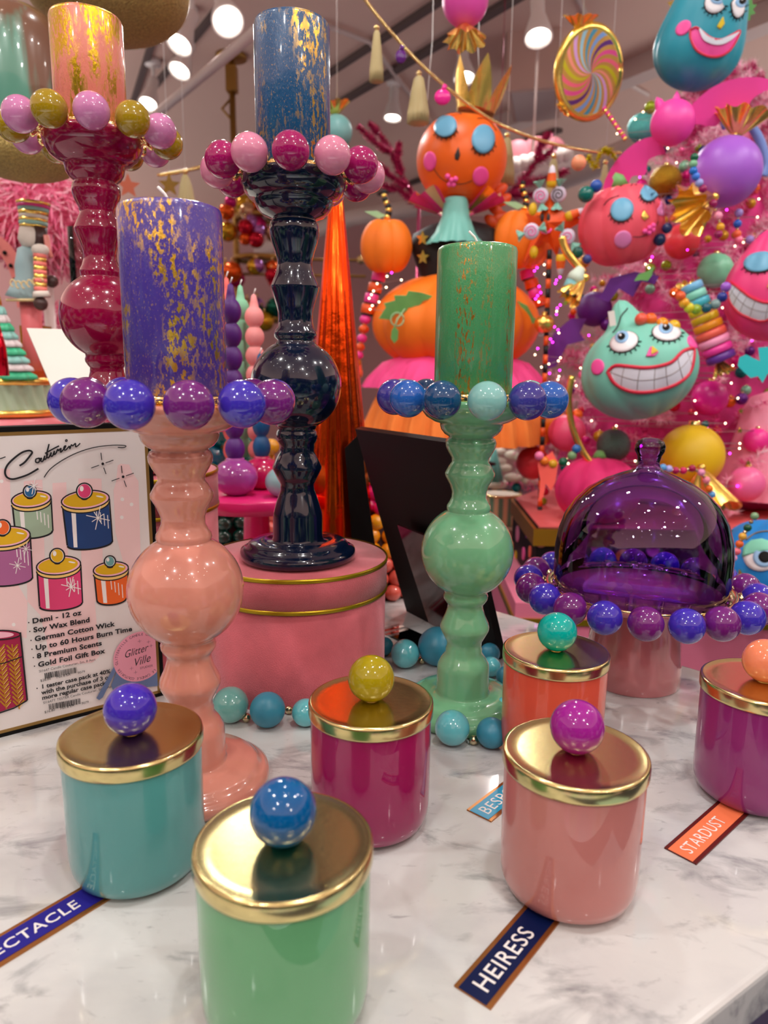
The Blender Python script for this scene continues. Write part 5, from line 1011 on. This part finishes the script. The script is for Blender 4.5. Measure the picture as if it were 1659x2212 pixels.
# peach lantern, yellow tinsel, teal balls near the chain end
for px, py, rp, rgb, lb, gl in ((1250, 352, 16, (240, 150, 110), 'peach round lantern ornament near the end of the gold chain', 0), (1266, 420, 17, (0, 104, 96), 'dark teal glitter ball above the coral pumpkin face', 1), (1288, 402, 13, (30, 80, 170), 'blue ball above the coral pumpkin face', 0), (1248, 545, 12, (0, 80, 70), 'dark green ball left of the coral pumpkin face', 0), (1268, 560, 10, (50, 60, 130), 'navy ball under the coral pumpkin face', 0), (1441, 493, 11, (30, 50, 100), 'navy ball between the coral pumpkin and the red ball', 0), (1425, 518, 13, (10, 40, 80), 'dark blue ball right of the coral pumpkin face', 0)):
    P = at(px, py, 1.66); m = MB(); m.ball((0, 0, 0), sz(rp, P), pm('b'+lb[:14], rgb, .25, var=.5 if gl else 0, vscale=300), 24); o = m.obj('ball_ornament'); o.location = P; tag(o, lb, 'ornament')
YT = [MT('yellow tinsel', (214, 196, 20), rough=.25, metal=.6)]
P0 = at(1280, 345, 1.8); t = thing('tinsel_sprig', 'sparkling yellow tinsel sprig at the end of the gold chain', 'tinsel', P0); m = MB()
for a_, b_ in (((1268, 335), (1285, 365)), ((1285, 365), (1300, 322)), ((1300, 322), (1318, 332)), ((1315, 320), (1330, 345))): needles(m, at(*a_, 1.8)-P0, at(*b_, 1.8)-P0, .014, 140, YT, .0014, .4)
o = m.obj('tinsel', t); o['kind'] = 'stuff'
# ---------------------------------------------------------------- red foil cone
P0 = Vector((at(727, 1180, 1.07).x, 1.07, 0)); apex = at(709, 400, 1.07); Hc = apex.z
t = thing('foil_cone_tree', 'slender orange red metallic foil cone standing behind the navy candlestick', 'cone tree', P0)
RF = pm('orange red foil', (255, 84, 24), .17, 1, bump=.35, bscale=22)
m = MB(); fr = lambda a, z: 1+.07*abs(math.sin(4.5*a+z*1.5))+.012*math.sin(17*a)
m.lathe([(0, 0), (.066, 0), (.064, .02), (.053, .12), (.037, .28), (.0235, .42), (.0095, Hc*.97), (0, Hc)], RF, 220, rmod=fr); m.obj('foil_cone', t)
# ---------------------------------------------------------------- hot pink stand with bubble candles
SPX = at(553, 1060, 1.06); t = thing('pedestal_stand', 'hot pink pedestal cake plate holding round candle holders, left of the navy candlestick', 'cake stand', (SPX.x, 1.06, 0))
HP = MT('hot pink enamel', (240, 44, 130), rough=.25); zt = SPX.z
m = MB(); m.lathe([(0, 0), (.055, 0), (.05, .006), (.022, .03), (.0185, zt-.03), (.021, zt-.022), (.10, zt-.020), (.102, zt-.003), (.100, zt), (0, zt)], HP, 72); m.obj('stand', t)
def holder(px, py, rp, Y, rgb, lab, candle_=None, cl=None):
    P = at(px, py, Y); r = sz(rp, P); z0 = zt; t = thing('ball_candle_holder', lab, 'candle holder', (P.x, Y, z0)); m = MB(); m.ball((0, 0, r*.82), r, glossy('hold'+str(rgb), rgb, .05), 40, sc_=(1, 1, .86)); m.lathe([(r*.42, r*1.58), (r*.40, r*1.70), (0, r*1.70)], glossy('hold'+str(rgb), rgb, .05), 24); m.obj('holder', t)
    if candle_:
        crgb, tippy, sp, br = candle_; zc = z0+r*1.6; top = at(px, tippy, Y).z; c2_ = thing('bubble_candle', cl, 'candle', (P.x, Y, zc)); b = sz(br, P); s_ = sz(sp, P); n = max(2, int(round((top-zc-s_*.7)/s_))); s_ = (top-zc)/(n+.75); prof = [(0, 0)]
        for i in range(n):
            for q in range(12):
                f = q/12; prof.append((b*(.50+.50*math.sin(PI*f)**.7), s_*(i+f)))
        prof += [(b*.50, s_*n), (b*.40, s_*(n+.25)), (b*.25, s_*(n+.6)), (0, s_*(n+.7))]
        MB().lathe(prof, MT('wax'+str(crgb), crgb, rough=.45), 32).obj('wax', c2_); MB().tube([(0, 0, s_*(n+.68)), (.003, 0, s_*(n+.68)+.008)], .001, WHITE, 6).obj('wick', c2_)
holder(509, 1017, 48, 1.02, (166, 70, 160), 'mauve purple ball shaped candle holder on the hot pink stand', ((84, 24, 126), 608, 47, 21), 'dark purple bubble candle rising behind the purple pillar candle')
holder(566, 1000, 42, 1.08, (196, 20, 92), 'crimson ball shaped candle holder on the hot pink stand', ((0, 84, 140), 760, 45, 19), 'deep blue bubble candle mostly hidden behind the navy ball')
holder(612, 1018, 40, 1.01, (140, 186, 192), 'pale aqua ball shaped candle holder half hidden by the navy candlestick', None)
Z_ = zt; zt = zt*1.0
holder(556, 985, 34, 1.13, (120, 180, 170), 'aqua ball candle holder at the back of the hot pink stand', ((246, 160, 160), 632, 40, 20), 'pale pink bubble candle left of the navy candlestick')
holder(500, 985, 34, 1.11, (220, 90, 90), 'coral ball candle holder at the back of the hot pink stand', ((244, 110, 104), 595, 44, 17), 'coral bubble candle behind the dark purple one')
holder(528, 978, 32, 1.15, (60, 150, 140), 'teal ball candle holder at the back of the hot pink stand', ((130, 204, 164), 612, 44, 18), 'mint bubble candle behind the dark purple one')
def topiary(px, py, Y, H_, R0, cols, lab, rb=.0125):
    B0 = atz(px, py, 0) if py else Vector((at(px, 1200, Y).x, Y, 0)); t = thing('ball_topiary', lab, 'topiary', B0); z = rb; i = 0; c_n = 0; meshes = {}
    while z < H_ and c_n < 98:
        R = R0*(1-z/H_)+.003; n = max(1, int(2*PI*R/(rb*1.9)))
        col = cols[min(len(cols)-1, int(len(cols)*z/H_))]
        if col not in meshes: meshes[col] = MB().ball((0, 0, 0), rb, pm('top'+str(col), col, .2, 0, .6), 16).mesh('glass_ball')
        for j in range(n):
            if c_n >= 98: break
            a = 2*PI*(j+.5*(i % 2))/n; inst('glass_ball', meshes[col], t, (R*math.cos(a), R*math.sin(a), z)); c_n += 1
        z += rb*1.65; i += 1
    MB().lathe([(0, 0), (R0*.9, 0), (0, H_)], pm('topcore', (60, 30, 30), .8), 20).obj('core', t)
topiary(822, 1280, 1.05, .20, .044, [(226, 96, 80), (226, 96, 80), (240, 150, 20), (240, 160, 20), (226, 30, 120), (120, 200, 170)], 'cone of glass balls, coral to orange to mint, seen through the easel gap')
topiary(495, None, 1.22, .15, .05, [(10, 60, 50), (10, 60, 50), (220, 130, 150)], 'dark green glass ball topiary under the hot pink stand', .013)
topiary(590, None, 1.30, .15, .05, [(120, 180, 170), (224, 100, 90), (224, 150, 150)], 'coral and mint glass ball topiary under the hot pink stand', .013)
for px, py, rp, rgb, lb in ((478, 935, 30, (0, 100, 104), 'dark teal glass ball behind the mauve holder'), (540, 940, 30, (30, 150, 150), 'bright teal glass ball behind the bubble candles'), (462, 985, 26, (0, 90, 120), 'petrol blue glass ball behind the blush candlestick neck'), (586, 965, 18, (214, 150, 20), 'amber glass ball behind the crimson holder')):
    P = at(px, py, 1.3); m = MB(); m.ball((0, 0, 0), sz(rp, P), pm('gb'+str(rgb), rgb, .15, 0, .8), 28); m.tube([(0, 0, -sz(rp, P)*.9), (0, 0, -P.z)], .006, GOLD, 8); o = m.obj('glass_ball_pick'); o.location = P; tag(o, lb, 'glass ball')
# ---------------------------------------------------------------- gold rack with bright balls
YR = 4.4; P0 = at(515, 700, YR); P0.z = -.92; t = thing('gold_rack', 'tall gold display rack with rods and round shelves behind the navy candlestick', 'display rack', P0)
RG = pm('satin gold rod', (170, 128, 62), .4, .7); m = MB(); m.tube([(0, 0, 0), (0, 0, ZC+.92)], .018, RG, 10); m.box((0, 0, at(512, 172, YR).z+.92), (.06, .06, .13), RG); m.lathe([(0, 0), (.085, 0), (.085, .02), (0, .02)], RG, 24, Matrix.Translation((0, 0, ZC+.92-.02))); m.obj('pole', t)
for zc_, R_s in ((560, .15), (690, .14), (470, .13)):
    zz_ = at(545, zc_, YR).z+.92; m = MB(); m.tube([(.14+R_s*math.cos(a), R_s*math.sin(a), zz_) for a in [2*PI*i/40 for i in range(41)]], .014, RG, 8); m.lathe([(0, 0), (R_s, 0), (R_s, .006), (0, .006)], CLEAR, 40, Matrix.Translation((.14, 0, zz_-.004))); m.obj('ring_shelf', t)
m = MB(); m.tube([(0, 0, at(500, 210, YR).z+.92), (-.06, 0, at(500, 235, YR).z+.92), (.0, 0, at(500, 262, YR).z+.92)], .008, RG, 8); m.obj('hook', t)
random.seed(11)
cols = [('crimson', (190, 10, 40)), ('orange', (230, 90, 20)), ('gold', (200, 150, 30)), ('emerald', (0, 80, 60)), ('magenta', (190, 20, 110)), ('lilac', (170, 110, 180)), ('champagne', (200, 160, 120))]
for i in range(40):
    row = i % 4; px = random.uniform(478, 605); py = (455, 500, 590, 640)[row]+random.uniform(-18, 18)+(0 if row < 3 else random.uniform(0, 60)); nm, rgb = random.choice(cols); P = at(px, py, YR-.1+random.uniform(-.1, .1)); m = MB(); r_ = sz(random.uniform(13, 24), P); m.ball((0, 0, 0), r_, pm('shiny '+nm, rgb, .12, .7), 24); m.tube([(0, 0, r_), (0, 0, r_+.02)], .006, GOLD, 8); o = m.obj('shiny_ball'); o.location = P; tag(o, 'shiny %s ball ornament clustered on the gold rack' % nm, 'ornament', 'shiny %s balls on the gold rack' % nm)
for x0, y0, x1, y1, lb in ((735, 559, 775, 562, 'upper gold shelf rail left of the orange sleeve puff'), (735, 592, 790, 597, 'lower gold shelf rail left of the orange sleeve puff')):
    P = at(x0-218, y0, YR); m = MB(); m.tube([(0, 0, 0), at(x1, y1, YR)-P], .008, RG, 8)
    if y0 < 580: m.ball(at(780, 561, YR)-P, .026, GOLD, 20)
    o = m.obj('shelf_rail'); o.location = P; tag(o, lb, 'rail')
# ---------------------------------------------------------------- left background
P0 = at(38, 165, 1.3); u = sz(1, P0); t = thing('drip_jar', 'large aqua hanging jar with brown drips and a gold glitter base at the top left', 'jar', P0)
DR = pm('aqua drip glaze', (96, 170, 150), .25, 0, .8); nt = DR.node_tree; bs = nt.nodes['Principled BSDF']; tc = nt.nodes.new('ShaderNodeTexCoord'); mp = nt.nodes.new('ShaderNodeMapping'); mp.inputs['Scale'].default_value = (22, 22, 3); ns = nt.nodes.new('ShaderNodeTexNoise'); ns.inputs['Scale'].default_value = 1; ns.inputs['Detail'].default_value = 3
nt.links.new(tc.outputs['Object'], mp.inputs[0]); nt.links.new(mp.outputs[0], ns.inputs['Vector']); mx = nt.nodes.new('ShaderNodeMix'); mx.data_type = 'RGBA'; nt.links.new(ramp(nt, ns.outputs['Fac'], .46, .56), mx.inputs['Factor']); mx.inputs[6].default_value = lin((92, 150, 130)); mx.inputs[7].default_value = lin((116, 80, 60)); nt.links.new(mx.outputs[2], bs.inputs['Base Color'])
m = MB(); m.lathe([(0, -135*u), (84*u, -132*u), (94*u, -100*u), (95*u, 40*u), (92*u, 80*u), (80*u, 110*u), (55*u, 128*u), (26*u, 138*u), (10*u, 148*u), (12*u, 156*u), (0, 160*u)], DR, 96); m.obj('jar_body', t)
m = MB(); m.ball((0, 0, -160*u), 118*u, GLITTER, 48, sc_=(1, 1, .42)); m.obj('glitter_base', t); hangcord(P0+Vector((0, 0, .12)), t).location = (0, 0, 158*u)
P0 = at(232, -22, 1.45); u = sz(1, P0); t = thing('glitter_ball', 'huge gold glitter ball hanging at the top edge behind the peach candle', 'ornament', P0); m = MB(); m.ball((0, 0, 0), 172*u, GLITTER, 64, sc_=(1, 1, .56)); m.obj('ball', t); hangcord(P0+Vector((0, 0, .1)), t).location = (0, 0, 90*u)
# feather tree
FP = [MT('pink feather', (255, 148, 182), rough=.6), MT('light pink feather', (255, 186, 206), rough=.6), MT('rose feather', (240, 110, 154), rough=.6)]
def feather(px, py, rp, Y, lab, n=1500, seed=3):
    random.seed(seed); P0 = at(px, py, Y); u = sz(1, P0); t = thing('feather_tree', lab, 'feather tree', P0); m = MB(); ks = [m.mi(x) for x in FP]; m.ball((0, 0, 0), rp*.78*u, FP[2], 24)
    for _ in range(n):
        a = random.uniform(0, 2*PI); z = random.uniform(-1, 1); q = math.sqrt(1-z*z); d = Vector((q*math.cos(a), q*math.sin(a), z)); tn = d.cross(Vector((random.random()-.5, random.random()-.5, random.random()-.5))).normalized(); b_ = d.cross(tn)
        p = d*rp*.70*u; k = random.choice(ks); Lf = rp*.34*u; wd = 4.2*u; prev = None
        for i in range(5):
            f = i/4; c_ = p+d*Lf*f*.9+tn*Lf*.8*f*f-Vector((0, 0, Lf*.4*f*f)); s_ = b_*wd*(1-f*.8); cur = (m.bm.verts.new(c_-s_), m.bm.verts.new(c_+s_))
            if prev: m.face((prev[0], prev[1], cur[1], cur[0]), k)
            prev = cur
    o = m.obj('feathers', t); o['kind'] = 'stuff'; m = MB(); m.tube([(0, 0, -rp*.7*u), (0, 0, -(P0.z+.92)+.001)], .014, MT('white pole', (222, 200, 196)), 12); m.obj('pole', t)
feather(92, 475, 116, 1.95, 'round pink feather topiary ball left of the crimson candlestick')
feather(150, 720, 78, 2.1, 'lower pink feather ball behind the crimson candlestick', 800, 4)
# nutcracker
P0 = at(78, 800, 1.4); u = sz(1, P0); t = thing('nutcracker_figure', 'nutcracker soldier figurine with striped tall hat and pale blue coat at the left', 'figurine', P0)
def N(px, py, dy=0): return at(px, py, 1.4+dy)-P0
LB = MT('pale blue coat', (150, 180, 186)); PKL = MT('salmon legs', (232, 116, 122)); CRW = MT('cream white', (222, 214, 204)); BRN = MT('dark brown', (70, 46, 44), rough=.4)
m = MB(); hs = [(438, 444, 33, GOLDF), (444, 450, 32, HOTP), (450, 458, 30, MT('mint stripe', (150, 196, 184))), (458, 466, 29, GOLDF), (466, 474, 28, CRW), (474, 480, 28, GOLDF), (480, 488, 28, MT('mint stripe', (150, 196, 184))), (488, 492, 27, GOLDF)]
for y0, y1, w_, mt in hs: a_ = N(72, y0); b_ = N(72+(y1-y0)*.05, y1); m.tube([b_, a_], [w_*u*.97, w_*u], mt, 32)
m.obj('striped_hat', t)
m = MB(); m.tube([N(74, 492), N(72, 500), N(70, 520), N(72, 536)], [22*u, 27*u, 28*u, 20*u], CRW, 24); m.obj('hair', t)
m = MB(); m.tube([N(88, 492, -.01), N(88, 536, -.01)], [13*u, 12*u], BRN, 16); hd_ = m.obj('face', t)
m = MB(); m.tube([N(100, 508, -.02), N(104, 540, -.02), N(112, 556, -.02)], [6*u, 6*u, 4*u], MT('rosy beard', (236, 150, 140)), 10); m.obj('beard', hd_)
m = MB(); m.tube([N(72, 536), N(68, 545), N(64, 580), N(64, 605), N(58, 632), N(56, 648)], [16*u, 27*u, 29*u, 27*u, 34*u, 40*u], LB, 36); m.obj('coat', t)
m = MB()
for i in range(6): m.tube([N(30+i*12, 612+4*math.sin(i), -.045)+Vector((5*u*math.cos(a), -.004, 7*u*math.sin(a))) for a in [j*.6 for j in range(9)]], 1.6*u, MT('cream icing', (226, 204, 150)), 6)
m.tube([N(56+41*math.cos(a), 648, 41*u*math.sin(a)) for a in [2*PI*i/30 for i in range(31)]], 3*u, MT('cream icing', (226, 204, 150)), 8); m.obj('icing_trim', t)
m = MB(); cy_ = 548
for i in range(9): m.tube([N(86+i*.2, cy_+i*9, -.04), N(86+i*.2, cy_+i*9+9, -.04)], 12.5*u, (GOLDF if i % 2 else MT('coral stripe', (244, 130, 120))), 18)
m.ball(N(87, 540, -.04), 17*u, CRW, 20, sc_=(1, 1, .7)); m.obj('striped_arm', t)
m = MB(); m.tube([N(88, 630, -.04), N(90, 642, -.04)], [15*u, 18*u], CRW, 18); m.obj('cuff', t); MB().ball(N(88, 656, -.04), 14*u, BRN, 20).obj('glove', t); MB().ball(N(112, 608, .03), 13*u, BRN, 20).obj('glove', t)
m = MB(); m.tube([N(66, 648), N(70, 720), N(72, 800)], [22*u, 20*u, 18*u], PKL, 24); m.obj('legs', t)
# swirl drum stand under it
SZ = N(0, 0).z
P1_ = at(40, 824, 1.4); zt2 = P1_.z; u = sz(1, P1_); t = thing('swirl_drum', 'mint drum stand with swirled flutes and gold rims at the left edge', 'display stand', (at(20, 824, 1.4).x, 1.4, -.0))
SWM = MT('mint glaze', (176, 198, 168), rough=.25)
R0 = 92*u; za, zb_ = at(40, 885, 1.4).z, at(40, 828, 1.4).z
m = MB(); rows = []
for i in range(13):
    f = i/12; z = za+(zb_-za)*f; rows.append([Vector((R0*(1+.035*math.sin(22*a+f*4))*(1-.04*math.sin(PI*f))*math.cos(a), R0*(1+.035*math.sin(22*a+f*4))*(1-.04*math.sin(PI*f))*math.sin(a), z)) for a in [2*PI*j/220 for j in range(220)]])
m.grid(rows, SWM); m.obj('fluted_drum', t)
for z in (za-.004, zb_+.004): m = MB(); m.lathe([(0, z-.006), (R0*1.03, z-.006), (R0*1.06, z), (R0*1.03, z+.006), (0, z+.006)], GOLDF, 64); m.obj('gold_rim', t)
zp = at(40, 893, 1.4).z
m = MB(); m.lathe([(0, 0), (.09, 0), (.08, .01), (.03, .03), (.03, zp-.045), (.10, zp-.03), (R0*1.28, zp-.026), (R0*1.28, zp-.007), (0, zp-.007)], MT('salmon pink enamel', (232, 128, 138), rough=.3), 64); m.obj('pink_foot', t)
# candy tree, red bottle, amber block
P = at(38, 818, 1.34); u = sz(1, P); t = thing('candy_tree', 'small mint and white ruffled candy tree with a gold flame tip at the left edge', 'figurine', P); m = MB(); gm = [MT('mint icing', (70, 200, 150), rough=.25), MT('white icing', (232, 222, 224), rough=.25), MT('pale teal icing', (150, 214, 206), rough=.25)]
for i in range(9):
    f = i/9; z = f*150*u; R = (30*(1-f)+7)*u; m.lathe([(R*.5, z-2*u), (R*1.0, z), (R*.95, z+7*u), (R*.6, z+16*u), (0, z+18*u)], gm[i % 3], 48, Matrix.Translation((-f*26*u, 0, 0)), rmod=lambda a, z: 1+.12*math.sin(6*a))
m.obj('icing_layers', t); m = MB(); m.lathe([(0, 0), (7*u, 4*u), (5*u, 18*u), (0, 34*u)], GOLDF, 16, Matrix.Translation((-27*u, 0, 150*u))); m.obj('gold_flame', t)
P = at(0, 812, 1.25); u = sz(1, P); m = MB(); m.lathe([(0, 0), (19*u, 0), (17*u, 60*u), (8*u, 110*u), (0, 112*u)], pm('ruby foil', (200, 6, 40), .15, .8), 32); o = m.obj('red_cone'); o.location = P; tag(o, 'shiny ruby red cone cut by the left edge', 'ornament')
P = at(78, 818, 1.5); u = sz(1, P); m = MB(); m.box((0, 0, 30*u), (60*u, 50*u, 56*u), pm('amber glass', (170, 60, 10), .1, 0, 1)); m.box((8*u, 0, 85*u), (50*u, 40*u, 50*u), pm('gold amber', (190, 130, 10), .15, .5)); o = m.obj('amber_block'); o.location = P; tag(o, 'amber and gold glass block behind the white card', 'box')
# white card, glass vase, pink arch
a_ = at(58, 712, 1.12); b_ = at(148, 925, 1.0)
t = thing('white_card', 'plain white card leaning behind the printed sign', 'card', b_); m = MB(); xr_ = Vector((.19, .08, 0)); k = m.mi(MT('card white', (226, 232, 224), rough=.5)); v = [a_-b_, Vector((0, 0, 0)), Vector((.0, 0, 0))+xr_*1.1, a_-b_+xr_]
m.face([m.bm.verts.new(p) for p in v], k, False); o = m.obj('card_sheet', t); o.modifiers.new('s', 'SOLIDIFY').thickness = .003
P = at(176, 640, 1.5); u = sz(1, P); m = MB(); m.lathe([(0, 0), (20*u, 0), (20*u, 140*u), (18.5*u, 140*u), (18.5*u, 3*u), (0, 3*u)], glassmat('pink tinted glass', (.86, .78, .80)), 48); o = m.obj('glass_vase'); o.location = P; tag(o, 'tall clear glass cylinder left of the crimson candlestick', 'vase'); v_ = MB(); v_.lathe([(0, -.92-P.z), (.03, -.92-P.z), (.03, -.001), (0, -.001)], PKL, 24); v_ = v_.obj('vase_plinth'); v_.location = P; tag(v_, 'slim salmon plinth carrying the clear glass cylinder', 'plinth')
P0 = at(0, 600, 1.7); u = sz(1, P0); t = thing('pink_arch', 'salmon pink arch with a row of black dots at the left edge', 'arch', P0); AR = MT('salmon paint', (226, 128, 122))
m = MB(); pr = smoothpts([(-60, 500), (-20, 515), (15, 545), (38, 590), (52, 660)], 6); m.grid([[at(x-14, y+6, 1.7)-P0, at(x+12, y-10, 1.7)-P0, at(x+12, y-10, 1.85)-P0, at(x-14, y+6, 1.85)-P0] for x, y in pr], AR, smooth=False); m.obj('arch_band', t)
m = MB()
for x, y in ((-8, 528), (10, 546), (23, 574), (32, 604)): m.ball(at(x, y, 1.695)-P0, 4.5*u, BLACK, 12)
m.obj('dots', t)
# scalloped pink cloud shelf far right of the crown
P0 = at(1150, 350, 3.2); u = sz(1, P0); t = thing('cloud_shelf', 'pink scalloped shelf with white icing edge right of the pumpkin head', 'shelf', P0)
m = MB(); m.tube([at(x, y, 3.2)-P0 for x, y in ((1085, 380), (1130, 372), (1180, 358), (1235, 340))], .035, MT('icing white', (222, 210, 204)), 16)
for i in range(8): m.ball(at(1095+i*18, 362-i*4, 3.18)-P0, .035, MT('icing white', (222, 210, 204)), 16)
m.obj('icing_edge', t); m = MB()
for x, y, r_ in ((1120, 335, 32), (1160, 330, 34), (1195, 325, 28)): m.ball(at(x, y, 3.25)-P0, r_*u, MT('dusty pink', (214, 134, 146)), 28, sc_=(1, .4, 1))
m.obj('cloud', t)
m = MB(); m.tube([(0, 0, .0), (0, 0, ZC-P0.z)], .006, PIPE, 8); m.obj('hanging_wire', t)
# white village shelf in the gap right of the green candlestick
t = thing('white_village', 'white frosted village pieces on a far shelf right of the green candlestick', 'village display', at(1100, 1080, 2.9)); P0 = at(1100, 1080, 2.9); u = sz(1, P0); FW = MT('frosted white', (226, 220, 204), rough=.6); random.seed(9)
for i in range(16):
    px = 1062+random.uniform(0, 95); py = 940+i*7; m = MB(); m.ball(at(px, py, 2.9+random.uniform(-.05, .1))-P0, random.uniform(12, 20)*u, FW, 16, sc_=(1.3, 1, .6)); m.obj('frosted_roof', t)
m = MB(); m.lathe([(0, 0), (20*u, 0), (3*u, 68*u), (0, 70*u)], MT('aqua flock', (110, 190, 180), rough=.8), 24, Matrix.Translation(at(1066, 1040, 2.82)-P0), rmod=lambda a, z: 1+.15*math.sin(9*a+z*200)); m.obj('aqua_tree', t)
P = at(1078, 1128, 2.6); u = sz(1, P); t = thing('striped_drum', 'round green and cream striped box with gold rim behind the green candlestick', 'box', P); m = MB(); n = 28; R = 44*u; h = 62*u; ks = [m.mi(MT('sage stripe', (110, 160, 130))), m.mi(MT('cream stripe', (232, 206, 160)))]
for i in range(n):
    a0_, a1_ = 2*PI*i/n, 2*PI*(i+1)/n; v = [m.bm.verts.new((R*math.cos(a), R*math.sin(a), z)) for a, z in ((a0_, 0), (a1_, 0), (a1_, h), (a0_, h))]; m.face(v, ks[i % 2])
m.lathe([(0, 0), (R, 0)], FW, n); m.lathe([(0, h), (R, h)], FW, n); m.obj('striped_side', t); MB().lathe([(R*.98, h-3*u), (R*1.04, h-2*u), (R*1.04, h+3*u), (R*.98, h+3*u)], GOLD, 48).obj('gold_rim', t)
fl = MB(); fl.box((P.x+.08, P.y+.22, (-.92+P.z)/2), (.36, .7, P.z+.92-.002), pm('cream cabinet', (150, 120, 100), .5)); tag(fl.obj('display_cabinet'), 'low cabinet under the striped round box', 'cabinet')
# ---------------------------------------------------------------- dotted counter and pink kiosk
K1 = atz(1103, 1078, 0); K2 = atz(1153, 1142, 0)
t = thing('dotted_counter', 'black counter with coloured ovals and a gold rim below the pink tree', 'counter', (K2.x, K2.y, -.14)); O_ = Vector((K2.x, K2.y, -.14))
poly = [K1, K2, Vector((K2.x+.75, K2.y-.02, 0)), Vector((K2.x+1.2, K2.y+.5, 0)), Vector((K2.x+1.1, K2.y+1.3, 0)), Vector((K1.x+.28, K1.y+.45, 0))]
def scaled(poly, k): c_ = sum((p for p in poly), Vector())/len(poly); return [(c_.x+(p.x-c_.x)*k, c_.y+(p.y-c_.y)*k) for p in poly]
m = MB(); m.prism([(x-O_.x, y-O_.y) for x, y in scaled(poly, .985)], .14, pm('black lacquer', (8, 8, 10), .55, spec=.2), Matrix.Translation((0, 0, .07))); m.obj('counter_body', t)
m = MB(); m.prism([(x-O_.x, y-O_.y) for x, y in scaled(poly, 1.0)], .038, pm('amber gold rim', (206, 150, 44), .25, .8), Matrix.Translation((0, 0, .14-.02))); m.obj('gold_rim', t)
m = MB(); m.prism([(x-O_.x, y-O_.y) for x, y in scaled(poly, .975)], .004, MT('coral top', (236, 110, 110), rough=.4), Matrix.Translation((0, 0, .1415))); m.obj('counter_top', t)
sp = [Vector((x, y, 0)) for x, y in scaled(poly, .985)]; m = MB()
def dot(m, A, Bv, s_, z, w_, h_, mt):
    d = (Bv-A).normalized(); n = Vector((d.y, -d.x, 0)); c_ = A+d*s_+n*.001; T = TX(Vector((c_.x, c_.y, z))-O_, d, (0, 0, 1)); m.prism([(w_*math.cos(a), h_*math.sin(a)) for a in [2*PI*i/24 for i in range(24)]], .004, mt, T)
L1 = (sp[1]-sp[0]).length
cs = [MT('dot lilac', (216, 130, 170)), MT('dot yellow', (222, 180, 30)), MT('dot coral', (240, 110, 90)), MT('dot pink', (230, 90, 160)), MT('dot violet', (120, 50, 130)), MT('dot brown', (140, 90, 80))]
def facehit(px, py, A, Bv):
    n = Vector(((Bv-A).y, -(Bv-A).x, 0)).normalized(); v = ray(px, py); C = Vector((0, 0, CAMZ)); return C+v*((A-C).dot(n)/v.dot(n))
for q0, q1, lst in ((0, 1, ((1119, 1153, .022, .021, 0), (1139, 1150, .012, .014, 4), (1132, 1196, .016, .016, 3), (1146, 1192, .012, .014, 2), (1115, 1200, .014, .013, 1), (1108, 1180, .01, .012, 2))), (1, 2, ((1168, 1170, .014, .013, 5), (1225, 1190, .016, .016, 0), (1290, 1180, .014, .018, 3), (1345, 1200, .015, .015, 1), (1190, 1215, .012, .015, 2), (1410, 1185, .014, .018, 0), (1260, 1220, .012, .012, 4)))):
    for px, py, w_, h_, ci in lst:
        hp = facehit(px, py, sp[q0], sp[q1]); dot(m, sp[q0], sp[q1], (hp-sp[q0]).dot((sp[q1]-sp[q0]).normalized()), hp.z, w_, h_, cs[ci])
m.obj('oval_dots', t)
kp = scaled(poly, 1.09); kc = sum((p for p in poly), Vector())/6
t = thing('pink_kiosk', 'pink kiosk base with gold trim lines under the dotted counter', 'display base', (kc.x, kc.y, -.92)); ko = Vector((kc.x, kc.y, -.92))
kp = [(x, y-.05) for x, y in kp]
m = MB(); m.prism([(x-ko.x, y-ko.y) for x, y in kp], .78, MT('kiosk pink', (230, 130, 160), rough=.35), Matrix.Translation((0, 0, .39))); m.obj('kiosk_body', t)
for z in (.74, .58):
    m = MB(); m.prism([(kc.x+(x-kc.x)*1.008-ko.x, kc.y+(y-kc.y)*1.008-ko.y) for x, y in kp], .014, TRIM, Matrix.Translation((0, 0, z))); m.obj('gold_trim', t)
